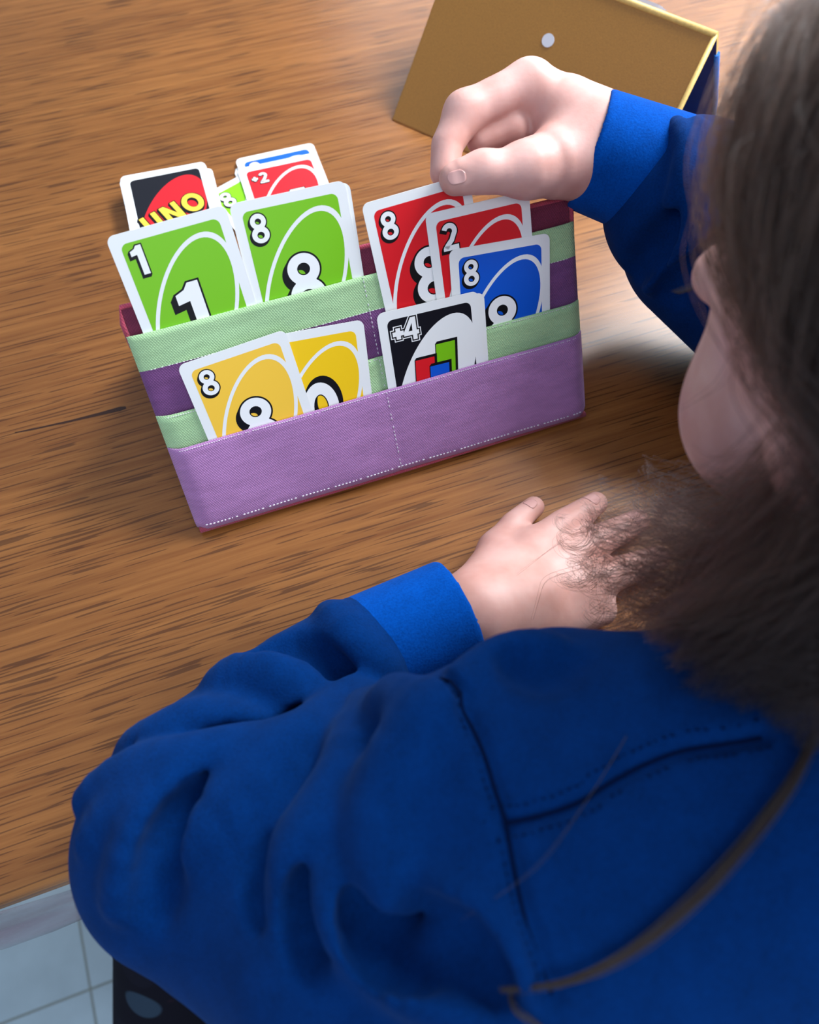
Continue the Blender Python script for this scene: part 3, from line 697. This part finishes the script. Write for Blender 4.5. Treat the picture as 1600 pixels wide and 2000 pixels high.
folds = [
    fold(+1, .013, .006, .012, (-0.0413, 0.1062, 0.8108), (-0.0248, 0.1037, 0.8165), (-0.0117, 0.0908, 0.8215), (-0.0042, 0.0738, 0.8239)),
    fold(-1, .009, .007, .012, (-0.0242, 0.1081, 0.8129), (-0.0076, 0.1074, 0.8153), (0.0035, 0.0889, 0.8190), (0.0073, 0.0775, 0.8180)),
    fold(+1, .010, .005, .010, (0.0129, 0.1228, 0.8025), (0.0207, 0.0989, 0.8163), (0.0266, 0.0845, 0.8125), (0.0295, 0.0752, 0.8066)),
    fold(+1, .012, .005, .012, (-0.0821, 0.0886, 0.8197), (-0.0695, 0.0866, 0.8284), (-0.0513, 0.0871, 0.8289), (-0.0337, 0.0781, 0.8320)),
    fold(-1, .008, .009, .010, (-0.0777, 0.0796, 0.8337), (-0.0602, 0.0736, 0.8405), (-0.0405, 0.0725, 0.8381), (-0.0221, 0.0679, 0.8362), (-0.0057, 0.0716, 0.8263)),
    fold(+1, .014, .009, .008, (-0.0991, 0.0700, 0.8298), (-0.0766, 0.0719, 0.8402), (-0.0587, 0.0666, 0.8451), (-0.0359, 0.0620, 0.8450), (-0.0120, 0.0595, 0.8460), (0.0116, 0.0739, 0.8170), (0.0231, 0.0562, 0.8827), (0.0304, 0.0451, 0.9041)),
    fold(-1, .008, .009, .008, (-0.0219, 0.0691, 0.8350), (-0.0037, 0.0757, 0.8226), (0.0122, 0.0801, 0.8164)),
    fold(-1, .0045, .0045, .006, (-0.0144, 0.0574, 0.8491), (-0.0316, 0.0576, 0.8478), (-0.0489, 0.0529, 0.8513), (-0.0631, 0.0437, 0.8532)),
    fold(-1, .0045, .0045, .006, (-0.0196, 0.0635, 0.8408), (-0.0377, 0.0631, 0.8445), (-0.0569, 0.0652, 0.8458), (-0.0731, 0.0620, 0.8465), (-0.0851, 0.0557, 0.8460)),
    fold(+1, .006, .004, .006, (-0.0207, 0.0562, 0.8502), (-0.0392, 0.0534, 0.8509), (-0.0549, 0.0463, 0.8535), (-0.0672, 0.0343, 0.8530)),
    fold(+1, .006, .004, .006, (-0.0205, 0.1018, 0.8181), (-0.0079, 0.0925, 0.8207), (0.0005, 0.0787, 0.8201)),
    fold(-1, .0045, .0045, .005, (-0.0004, 0.1079, 0.8151), (0.0097, 0.0937, 0.8181), (0.0169, 0.0801, 0.8146)),
    fold(+1, .006, .004, .008, (-0.0014, 0.0298, 0.8856), (-0.0091, 0.0191, 0.8867), (-0.0088, 0.0061, 0.8928)),
    fold(-1, .0045, .004, .006, (-0.0337, 0.0288, 0.8686), (-0.0418, 0.0181, 0.8698), (-0.0427, 0.0055, 0.8744)),
    fold(-1, .007, .006, .010, (-0.0586, 0.0592, 0.8488), (-0.0445, 0.0602, 0.8474), (-0.0283, 0.0596, 0.8459)),
    fold(+1, .010, .005, .010, (-0.1004, 0.0541, 0.8376), (-0.0832, 0.0613, 0.8447), (-0.0681, 0.0644, 0.8459), (-0.0600, 0.0675, 0.8446)),
    fold(+1, .012, .007, .012, (-0.0914, 0.0288, 0.8428), (-0.0761, 0.0467, 0.8504), (-0.0637, 0.0550, 0.8505), (-0.0533, 0.0600, 0.8483)),
    fold(-1, .010, .008, .014, (-0.0789, 0.0236, 0.8474), (-0.0702, 0.0381, 0.8524), (-0.0564, 0.0488, 0.8528), (-0.0342, 0.0547, 0.8502)),
    fold(+1, .016, .007, .016, (-0.0549, 0.0371, 0.8552), (-0.0329, 0.0487, 0.8556), (-0.0133, 0.0575, 0.8489)),
    fold(-1, .011, .014, .010, (0.0285, 0.0441, 0.9038), (0.0173, 0.0424, 0.8963), (0.0076, 0.0307, 0.8941), (0.0028, 0.0225, 0.8938), (-0.0002, 0.0105, 0.8964), (0.0007, -0.0025, 0.9010), (-0.0069, -0.0106, 0.8974)),
    fold(+1, .014, .009, .010, (0.0146, 0.0654, 0.8272), (0.0017, 0.0433, 0.8748), (-0.0116, 0.0265, 0.8808), (-0.0195, 0.0199, 0.8812), (-0.0245, 0.0107, 0.8831), (-0.0304, -0.0028, 0.8839)),
    fold(+1, .013, .008, .012, (0.0346, 0.0470, 0.9044), (0.0216, 0.0399, 0.9021), (0.0082, 0.0252, 0.8976), (0.0042, 0.0169, 0.8975), (0.0019, 0.0053, 0.8998), (0.0016, -0.0050, 0.9022)),
    fold(-1, .010, .008, .014, (-0.0161, 0.0135, 0.8860), (-0.0221, 0.0047, 0.8865), (-0.0281, -0.0068, 0.8856)),
    fold(+1, .010, .007, .010, (-0.0132, 0.0155, 0.8865), (-0.0146, 0.0028, 0.8907), (-0.0112, -0.0100, 0.8948), (-0.0040, -0.0211, 0.8996), (0.0033, -0.0293, 0.9047), (0.0154, -0.0363, 0.9140)),
    fold(-1, .008, .006, .012, (-0.0109, -0.0007, 0.8935), (-0.0070, -0.0137, 0.8976), (0.0017, -0.0246, 0.9037)),
    fold(+1, .010, .006, .012, (0.0138, -0.0071, 0.9123), (0.0188, -0.0180, 0.9177), (0.0234, -0.0270, 0.9202), (0.0247, -0.0320, 0.9204)),
    fold(-1, .010, .007, .014, (0.0078, -0.0114, 0.9085), (0.0144, -0.0216, 0.9147), (0.0199, -0.0299, 0.9180)),
    fold(+1, .009, .005, .010, (0.0394, 0.0500, 0.9033), (0.0570, 0.0556, 0.8971), (0.0718, 0.0545, 0.8973), (0.0790, 0.0472, 0.9030)),
    fold(-1, .007, .003, .010, (0.0616, 0.0503, 0.9026), (0.0691, 0.0436, 0.9068), (0.0815, 0.0451, 0.9042)),
    # raised sleeve
    fold(+1, .007, .006, .006, (0.2433, 0.2732, 0.8917), (0.2383, 0.2528, 0.8935), (0.2316, 0.2409, 0.8874), (0.2251, 0.2354, 0.8786)),
    fold(-1, .005, .006, .006, (0.2473, 0.2697, 0.8935), (0.2426, 0.2499, 0.8947), (0.2348, 0.2365, 0.8873), (0.2264, 0.2307, 0.8761)),
    fold(+1, .007, .006, .006, (0.2502, 0.2672, 0.8947), (0.2451, 0.2457, 0.8947), (0.2366, 0.2315, 0.8852), (0.2280, 0.2264, 0.8731), (0.2219, 0.2261, 0.8579)),
    fold(+1, .009, .007, .010, (0.2404, 0.2244, 0.8811), (0.2303, 0.2213, 0.8672), (0.2239, 0.2238, 0.8485), (0.2233, 0.2262, 0.8363)),
    fold(-1, .009, .006, .012, (0.2244, 0.2306, 0.8734), (0.2184, 0.2306, 0.8580), (0.2181, 0.2351, 0.8383)),
    fold(-1, .009, .006, .012, (0.2407, 0.2159, 0.8691), (0.2319, 0.2140, 0.8526), (0.2288, 0.2152, 0.8388))]
def seam(r, *pts): P = snap(sweat_base + folds, pts, .0, 3); return sub(chain(*[tuple(p) + (r,) for p in P]), .003)
arm_line = [(0.0386, 0.0529, 0.9000), (0.0401, 0.0414, 0.9095), (0.0401, 0.0278, 0.9156), (0.0389, 0.0167, 0.9189), (0.0378, 0.0056, 0.9215), (0.0352, -0.0057, 0.9234), (0.0335, -0.0173, 0.9247), (0.0333, -0.0278, 0.9244), (0.0331, -0.0392, 0.9226)]
sh_line = [(0.0378, 0.0056, 0.9215), (0.0487, 0.0041, 0.9241), (0.0597, 0.0039, 0.9248), (0.0705, 0.0057, 0.9244), (0.0828, 0.0070, 0.9242), (0.0960, 0.0067, 0.9249), (0.1080, 0.0042, 0.9259), (0.1185, 0.0023, 0.9270)]
seams = [seam(.0024, *arm_line), seam(.0024, *sh_line)]
def half(p, n, R_=.09):
    p = np.array(p, np.float32); n = np.array(n, np.float32); n /= np.linalg.norm(n)
    return (lambda P: -((P - p) @ n), p, R_)
def cuff_ops(a, b, ra, rb, th=.003):
    """rib-knit cuff from its open end a to the sleeve seam b"""
    a, b = np.array(a), np.array(b); d = (b - a) / np.linalg.norm(b - a)
    o = [add(chain(tuple(a - d * .03) + (ra,), tuple(b) + (rb,)), .002), sub(chain(tuple(a - d * .05) + (ra - th,), tuple(b + d * .01) + (rb - th,)), .001)]
    return o + [sub(half(a, -d), .004)]
cuff_l = cuff_ops((0.0757, 0.1059, 0.7835), (0.0292, 0.1001, 0.7845), .0275, .0300)
cuff_r = cuff_ops((0.2096, 0.2955, 0.8685), (0.2474, 0.2693, 0.8607), .0280, .0320)

def sdf_mesh(name, ops, lo, hi, vox, mats, parent=None, B=24):
    grid = openvdb.FloatGrid(4 * vox); grid.transform = openvdb.createLinearTransform(voxelSize=vox)
    lo = np.floor(np.array(lo) / vox / B).astype(int); hi = np.ceil(np.array(hi) / vox / B).astype(int)
    g = np.arange(B); ii = np.stack(np.meshgrid(g, g, g, indexing='ij'), -1).reshape(-1, 3)
    half = vox * B * .5 * 1.7321; band = 4 * vox
    for bi in range(lo[0], hi[0]):
        for bj in range(lo[1], hi[1]):
            for bk in range(lo[2], hi[2]):
                base = np.array((bi, bj, bk)) * B; c = (base + B / 2) * vox
                use = [o for o in ops if np.linalg.norm(o[1][1] - c) < o[1][2] + half + o[2] + band]
                if not any(o[0] == 0 for o in use): continue
                dc = float(field(use, c[None].astype(np.float32))[0])
                if dc > half + .015: continue
                if dc < -half - .015:
                    grid.fill(tuple(int(v) for v in base), tuple(int(v) for v in base + B - 1), -4 * vox); continue
                d = field(use, ((ii + base) * vox).astype(np.float32))
                d = np.clip(d, -band, band).reshape(B, B, B)
                grid.copyFromArray(d.astype(np.float32), ijk=tuple(int(v) for v in base))
    pts, quads = grid.convertToQuads(0.0)
    me = bpy.data.meshes.new(name); me.vertices.add(len(pts)); me.vertices.foreach_set('co', pts.astype(np.float32).ravel())
    q = quads[:, ::-1].astype(np.int32)
    me.loops.add(q.size); me.loops.foreach_set('vertex_index', q.ravel()); me.polygons.add(len(q))
    me.polygons.foreach_set('loop_start', np.arange(0, q.size, 4, dtype=np.int32)); me.polygons.foreach_set('use_smooth', np.ones(len(q), bool))
    me.update(calc_edges=True); me.validate()
    print(name, len(q), 'quads'); return link(name, me, parent, mats)
import time; t0 = time.time()
person = sdf_mesh('person', body_ops, (-.36, -.34, .06), (.44, .36, 1.13), .0013, [M['skin']])
tag(person, 'long-haired child in a blue sweatshirt leaning over the table, pinching a red card', 'person')
print('body', time.time() - t0)
sweat_ops = sweat_base + folds + seams
sweat = sdf_mesh('sweatshirt', sweat_ops, (-.16, -.38, .34), (.44, .36, .97), .0016, [M['sweat']], person)
print('sweat', time.time() - t0)
sdf_mesh('cuff', cuff_l, (.0, .05, .74), (.14, .17, .83), .0012, [M['cuff']], sweat)
sdf_mesh('cuff', cuff_r, (.17, .20, .82), (.31, .36, .93), .0012, [M['cuff']], sweat)
def side_line(pts, dist, lift=.0006):
    P = snap(sweat_ops, pts, 0, 4); T = np.gradient(P, axis=0); T /= np.linalg.norm(T, axis=1, keepdims=True)
    return [tuple(p) for p in snap(sweat_ops, P + np.cross(T, normal_at(sweat_base, P)) * dist, lift)]
for ln, dd in ((arm_line, .0030), (sh_line, .0050), (sh_line, -.0050)):
    stitches('seam_stitching', side_line(ln, dd, .0003), .0026, .00030, M['thread_blue'], sweat)
bm = bmesh.new()
for ln in (arm_line, sh_line): tube(bm, [tuple(p) for p in snap(sweat_base + folds, ln, -.0019, 5)], .0006, 5)
tag(from_bm('seam', bm, M['thread_blue'], sweat), 'dark sewn seam')
# leggings
legs = [add(chain((.10, -.20, .515, .098), (.25, -.20, .515, .098)), .02), add(chain((.17, -.20, .53, .105)), .02), add(chain((.12, -.19, .50, .088), (-.152, .045, .480, .046), (-.272, -.112, .220, .036), (-.274, -.100, .19, .034)), .02), add(chain((.24, -.19, .50, .088), (.270, .120, .490, .056), (.265, .095, .160, .040)), .02)]
sdf_mesh('leggings', legs, (-.38, -.34, .08), (.40, .25, .63), .003, [M['leggings']], person)
# finger nails
def nail(c, ax_len, ax_wid, L, W_d, ops):
    """a thin curved plate lying on the finger; centre c, long axis, cross axis"""
    bm = bmesh.new(); c = np.array(c); a = np.array(ax_len) / np.linalg.norm(ax_len); b = np.array(ax_wid); b = b - a * (a @ b); b /= np.linalg.norm(b); nu_, nv = 8, 10; G = []
    for j in range(nv + 1):
        v = 2 * j / nv - 1
        for i in range(nu_ + 1):
            u = 2 * i / nu_ - 1; k = math.sqrt(max(0, 1 - .75 * abs(v) ** 3))
            G.append(c + a * (v * L / 2) + b * (u * W_d / 2 * k))
    P = snap(ops, np.array(G), .00015); V = [bm.verts.new(p) for p in P]; w = nu_ + 1
    for j in range(nv):
        for i in range(nu_): bm.faces.new((V[j * w + i], V[j * w + i + 1], V[(j + 1) * w + i + 1], V[(j + 1) * w + i]))
    o = from_bm('fingernail', bm, M['nail'], person, True); m_ = o.modifiers.new('thickness', 'SOLIDIFY'); m_.thickness = .0004; m_.offset = -.6
CX = np.array((.94195, -.33487, .02583)); CY = np.array((-.29399, -.85886, -.41942)); UPV = np.array((0, 0, 1.))
nail((0.1300, 0.2786, 0.8867), CX * .98 - CY * .2, CY, 0.0095, .0088, rhand_ops)
for tip, prev, L, Wd in (((0.1381, 0.1572, 0.7640), (0.1282, 0.1527, 0.7640), .0070, .0064), ((0.1709, 0.1482, 0.7650), (0.1583, 0.1445, 0.7650), .0085, .0078), ((0.1885, 0.1306, 0.7650), (0.1742, 0.1287, 0.7650), .0085, .0080), ((0.1885, 0.1068, 0.7660), (0.1741, 0.1068, 0.7660), .0085, .0080)):
    t_, p_ = np.array(tip), np.array(prev); nail(t_, t_ - p_, np.cross(t_ - p_, UPV), L, Wd, lhand_ops)
# eyes, lips and lashes
for sx in (-1, 1):
    e = np.array(H(sx * .030, .0795, -.001)); bm = bmesh.new(); bmesh.ops.create_uvsphere(bm, u_segments=20, v_segments=14, radius=.0108, matrix=Matrix.Translation(e))
    for f in bm.faces:
        if (f.calc_center_median() - Vector(e)).normalized().dot(Vector(hf * .9 - hu * .43)) > .86: f.material_index = 1
    from_bm('eye', bm, [M['eyeball'], M['iris']], person, True)
    bm = bmesh.new()
    for k in range(26):
        t = (k / 25 - .5) * 1.9; b0 = np.array(H(sx * .030 + .0125 * math.sin(t), .0830 + .0065 * math.cos(t), -.0035 - .0015 * math.cos(t)))
        dr = hf * .9 + hr * .55 * math.sin(t) - hu * .25; tube(bm, [b0, b0 + dr * .004, b0 + dr * .0075 + hu * .002], [.00022, .00018, .00006], 4)
    from_bm('eyelashes', bm, M['lash'], person)
    bm = bmesh.new()
    for k in range(60):
        t = k / 59; q = np.array(H(sx * (.012 + .034 * t), .0900 - .016 * t * t + rng.normal(0, .0008), .0175 + .006 * math.sin(t * 2.6) + rng.normal(0, .0012)))
        q = snap(head_ops, [q], .0004)[0]; tube(bm, [q, q + hr * sx * .005 + hu * .001], [.0002, .00008], 4)
    from_bm('eyebrow', bm, M['lash'], person)

# ------------------------------------------------------------------ hair
def hair_object(name, strands, radius, parent):
    hc = bpy.data.hair_curves.new(name); n, k = strands.shape[:2]; hc.add_curves([k] * n)
    hc.attributes['position'].data.foreach_set('vector', strands.astype(np.float32).ravel())
    ra = hc.attributes.new('radius', 'FLOAT', 'POINT'); t = np.linspace(0, 1, k)
    ra.data.foreach_set('value', np.tile(radius * (1 - .75 * t ** 3), n).astype(np.float32))
    hc.materials.append(M['hair']); o = bpy.data.objects.new(name, hc); col.objects.link(o); o.parent = parent; return o
body_coll = head_ops[:10] + sweat_base + lhand_ops
def simulate(roots, d0, steps, step, layer, gravity=.17, seed=3):
    """guide hairs: leave the scalp, keep behind the temple line while near the head, then hang and slide over the clothes"""
    r2 = np.random.default_rng(seed); P = roots.copy(); D = d0.copy(); out = [P.copy()]; n = len(P); sway = r2.normal(0, 1, (n, 3)); fr = r2.uniform(.5, 1.4, n)
    for i in range(steps):
        q = P - HC; u_ = q @ hu; f_ = q @ hf; near = field(head_ops[:4], P.astype(np.float32)) < .03
        over = np.clip((f_ - (np.where(u_ > 0, -.030 + 1.05 * u_, -.030) - .004)) / .02, 0, 1) * near
        D = D + np.array((0, 0, -gravity)) - hf * (.42 * over)[:, None] - hf * (.05 * near)[:, None]
        D = D + .045 * sway * np.sin(i * fr * .45 + sway[:, 0] * 3)[:, None]
        D /= np.linalg.norm(D, axis=1, keepdims=True)
        P = P + D * step[:, None]
        P -= hf * (np.clip((P - HC) @ hf - np.where(u_ > 0, -.028 + 1.05 * u_, -.028), 0, .03) * near * (f_ < .09) * .6)[:, None]
        d = field(head_ops[:4], P.astype(np.float32)); pull = np.where((d < .05) & (u_ > -.06), np.maximum(d - layer, 0) * .45, 0)
        P -= normal_at(head_ops[:4], P) * pull[:, None]
        for _ in range(2):
            d = field(body_coll, P.astype(np.float32)); m = np.maximum(layer - d, 0)
            hit = m > 0
            if hit.any():
                N_ = normal_at(body_coll, P[hit]); P[hit] += N_ * m[hit][:, None]; vn = (D[hit] * N_).sum(1, keepdims=True); D[hit] -= np.minimum(vn, 0) * N_ * .9
        P[:, 2] = np.maximum(P[:, 2], TOP + .001)
        out.append(P.copy())
    return np.stack(out, 1)
def clumps(guides, per, r0, r1, curl=.0, seed=5):
    r2 = np.random.default_rng(seed); G, K = guides.shape[:2]; t = np.linspace(0, 1, K)
    off = r2.normal(0, 1, (G, per, 3)); w = r0 * (1 - t) ** .7 + r1 * np.sin(math.pi * np.minimum(1, t * 1.1)) ** 1.0 + r1 * .45
    S = guides[:, None] + off[:, :, None] * w[None, None, :, None]
    ph = r2.uniform(0, 6.28, (G, per)); fq = r2.uniform(.8, 2.2, (G, per)); am = r2.normal(0, .00045, (G, per, 3))
    S += am[:, :, None] * np.sin(t[None, None] * fq[..., None] * 6.28 + ph[..., None])[..., None] * t[None, None, :, None]
    if curl:
        T = np.gradient(guides, axis=1); T /= np.linalg.norm(T, axis=2, keepdims=True) + 1e-9
        A = np.cross(T, (0.3, .5, .8)); A /= np.linalg.norm(A, axis=2, keepdims=True) + 1e-9; Bn = np.cross(T, A)
        c0 = r2.uniform(0, 6.28, (G, 1)); env = np.clip((t - .72) / .28, 0, 1)[None] * curl; th = c0 + t[None] * r2.uniform(20, 34, (G, 1))
        S += ((A * np.cos(th)[..., None] + Bn * np.sin(th)[..., None]) * env[..., None])[:, None]
    return S.reshape(-1, K, 3)
NG = 760
U = rng.normal(0, 1, (14000, 3)); U /= np.linalg.norm(U, axis=1, keepdims=True); nr_, nf_, nu2 = U.T
ok = ((nf_ < np.where(nu2 > 0, -.24 + 1.10 * nu2, -.24)) & (nu2 > -.62)); U = U[ok][:NG]
roots = np.array([HC + .004 * hu - .006 * hf + hr * a * .0705 + hf * b * .0885 + hu * c * .0825 for a, b, c in U])
sgn = np.where(U[:, :1] > 0, 1, -1)
nrm = U[:, :1] * hr + U[:, 1:2] * hf + U[:, 2:] * hu
d0 = nrm * .15 + sgn * hr * .55 - hf * .45; d0 /= np.linalg.norm(d0, axis=1, keepdims=True)
ru, rf = (roots - HC) @ hu, (roots - HC) @ hf
length = np.clip(.115 + 1.0 * (ru + .03), .115, .22) + np.where((U[:, 0] < 0) & (rf > -.035) & (ru < .06), .085, 0) * rng.random(len(roots)) + rng.uniform(-.015, .02, len(roots))
gd = simulate(roots, d0, 36, length / 36, .0015 + .006 * rng.random(len(roots)))
def trim(G):
    """cut the guides that would run on down the back"""
    out = []
    for g in G:
        bad = np.where((g[:, 2] < .952) & (g[:, 1] < -.022 + .030 * rng.random()))[0]; m = max(6, bad[0] if len(bad) else len(g)); t = np.linspace(0, m - 1, len(g))
        out.append(np.stack([np.interp(t, np.arange(len(g)), g[:, k]) for k in range(3)], 1))
    return np.array(out)
gd = trim(gd)
gf, gu = (gd - HC) @ hf, (gd - HC) @ hu
gd = gd[~((gf > np.maximum(.004, 1.05 * gu - .006)) & (gu < .078) & (gu > -.10)).any(1)]; print(len(gd), 'guide hairs')          # nothing falls across the face
hair = hair_object('hair', clumps(gd, 44, .0035, .0022, .005), .00011, person)
# side hair hanging free in front of the shoulder, curling at its ends over the hand
NF = 120; q = rng.random((NF, 3)); A0 = np.array([H(-.074, -.048 + .034 * a, -.055 + .055 * b) for a, b, _ in q])
e1 = rng.random((NF, 3)); E0 = np.stack([.124 + .062 * e1[:, 0], .040 + .080 * e1[:, 1], .792 + .060 * e1[:, 2] ** 1.3], 1)
tt = np.linspace(0, 1, 36)[None, :, None]; C1 = A0 + np.array((-.004, -.010, -.075)); C2 = E0 + np.array((-.004, -.004, .07)) + rng.normal(0, .006, (NF, 3))
fr_g = (1 - tt) ** 3 * A0[:, None] + 3 * (1 - tt) ** 2 * tt * C1[:, None] + 3 * (1 - tt) * tt ** 2 * C2[:, None] + tt ** 3 * E0[:, None]
hair_object('hair', clumps(fr_g, 18, .0034, .0022, .0075, 21), .00007, person)
tag(hair, 'long loose dark brown hair')
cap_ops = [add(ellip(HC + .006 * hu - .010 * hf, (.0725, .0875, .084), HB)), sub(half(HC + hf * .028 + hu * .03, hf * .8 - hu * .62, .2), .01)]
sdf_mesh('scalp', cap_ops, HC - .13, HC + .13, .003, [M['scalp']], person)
# hair lying over the collar and the near shoulder
NS = 150; q = rng.random((NS, 4)); c4 = np.array([(0.1027, 0.0473, 0.8972), (0.1578, 0.0259, 0.9167), (0.1030, 0.0197, 0.9197), (0.1270, -0.0100, 0.9325)], np.float32)
A1 = np.array([H(-.070, -.085 + .055 * a, -.060 + .075 * b) for a, b, _, _ in q])
u_, v_ = q[:, 2:3], q[:, 3:4] ** .8; E1 = (1 - v_) * ((1 - u_) * c4[0] + u_ * c4[1]) + v_ * ((1 - u_) * c4[2] + u_ * c4[3])
E1 = np.concatenate([snap(sweat_base, [e], .002 + .010 * rng.random()) for e in E1])
C1 = A1 + np.array((-.006, -.004, -.035)); C2 = E1 + np.array((.006, .004, .030))
sh_g = (1 - tt) ** 3 * A1[:, None] + 3 * (1 - tt) ** 2 * tt * C1[:, None] + 3 * (1 - tt) * tt ** 2 * C2[:, None] + tt ** 3 * E1[:, None]
for i_ in range(0, NS): sh_g[i_, 8:] += normal_at(body_coll, sh_g[i_, 8:]) * np.maximum(.002 - field(body_coll, sh_g[i_, 8:].astype(np.float32)), 0)[:, None]
hair_object('hair', clumps(sh_g, 24, .0034, .0024, .0015, 31), .00008, person)
# a lock lying across the back of the shoulder, and stray single hairs
lk = snap(sweat_base, [(0.1308, -0.0035, 0.9310), (0.1173, -0.0124, 0.9311), (0.0965, -0.0221, 0.9301), (0.0771, -0.0291, 0.9294), (0.0563, -0.0345, 0.9282), (0.0386, -0.0357, 0.9251), (0.0224, -0.0326, 0.9191)], .003, 6)
lock = clumps(lk[None], 60, .0003, .00042, 0, 9)
lk2 = snap(sweat_ops, [(0.0224, -0.0326, 0.9191), (0.0249, -0.0372, 0.9195), (0.0278, -0.0427, 0.9193), (0.0307, -0.0500, 0.9180)], .001, 12)
hair_object('hair_lock', lock, .00012, person)
hair_object('hair_lock', clumps(lk2[None], 12, .0002, .0003, 0, 10), .0001, person)
strays = [
    [(0.1416, 0.1044, 1.0049), (0.1421, 0.0993, 0.9904), (0.1482, 0.1023, 0.9584), (0.1470, 0.1090, 0.9300)], [(0.1329, 0.0586, 0.9954), (0.1333, 0.0662, 0.9764), (0.1483, 0.0863, 0.9375), (0.1457, 0.0966, 0.9299)], [(0.1335, 0.0537, 0.9902), (0.1545, 0.0726, 0.9405), (0.1482, 0.0857, 0.9279)],
    [(0.1328, 0.0725, 1.0030), (0.1318, 0.0690, 0.9893), (0.1504, 0.0805, 0.9341), (0.1493, 0.0855, 0.9200)], [(0.1432, 0.1120, 1.0009), (0.1414, 0.1005, 0.9981), (0.1408, 0.0941, 0.9974), (0.1418, 0.0905, 0.9879)],
    [(0.1459, 0.0623, 0.9382), (0.1483, 0.0834, 0.9146), (0.1452, 0.1088, 0.8808), (0.1321, 0.1252, 0.8524)], [(0.1490, 0.0650, 0.9179), (0.1480, 0.0882, 0.8946), (0.1457, 0.1114, 0.8600), (0.1415, 0.1235, 0.8313)],
    [(0.1514, 0.0689, 0.8979), (0.1447, 0.0979, 0.8650), (0.1306, 0.1136, 0.8251), (0.1057, 0.1116, 0.7978)], [(0.1528, 0.0612, 0.8949), (0.1424, 0.0883, 0.8495), (0.1123, 0.1013, 0.8111), (0.1035, 0.0875, 0.7981)]]
for i, st in enumerate(strays):
    pts_ = snap(head_ops, st, .002, 8) if i < 5 else snap([add(chain((0, 0, -9, .01)))], st, 9, 8)
    if i >= 5:
        P = np.array(st, np.float32); t = np.linspace(0, len(P) - 1, 28); pts_ = np.stack([np.interp(t, np.arange(len(P)), P[:, k]) for k in range(3)], 1)
        for _ in range(3): pts_[1:-1] = (pts_[:-2] + 2 * pts_[1:-1] + pts_[2:]) / 4
    hair_object('stray_hair', clumps(np.array(pts_, np.float32)[None], 3, .0006, .0006, 0, 40 + i), .00006, person)
hl = snap(sweat_base, [(0.0820, 0.0154, 0.9211), (0.0626, 0.0032, 0.9251), (0.0415, -0.0080, 0.9259), (0.0177, -0.0147, 0.9167)], .0015, 10)
hair_object('stray_hair', clumps(hl[None], 2, .0002, .0002, 0, 60), .00008, person)
# ------------------------------------------------------------------ chair under the child
ch = tag(empty('chair', (.13, -.24, 0)), 'chair with a grey seat under the child, its corner peeking below the sleeve', 'chair')
bm = bmesh.new(); add_box(bm, (-.285, -.20, .42), (.27, .205, .455), .012, 0, 3); from_bm('seat', bm, M['chair'], ch)
for lx in (-.25, .23):
    for ly in (-.17, .17):
        bm = bmesh.new(); tube(bm, [(lx, ly, .425), (lx * 1.02, ly * 1.05, .2), (lx * 1.05, ly * 1.1, 0)], [.019, .017, .014], 10); from_bm('leg', bm, M['chair_wood'], ch)
bm = bmesh.new(); add_box(bm, (-.24, -.215, .62), (.24, -.19, .88), .01, 0, 3); from_bm('backrest', bm, M['chair'], ch)
for lx in (-.23, .23):
    bm = bmesh.new(); tube(bm, [(lx, -.19, .43), (lx, -.205, .65), (lx, -.21, .86)], .013, 8); from_bm('back_post', bm, M['chair_wood'], ch)
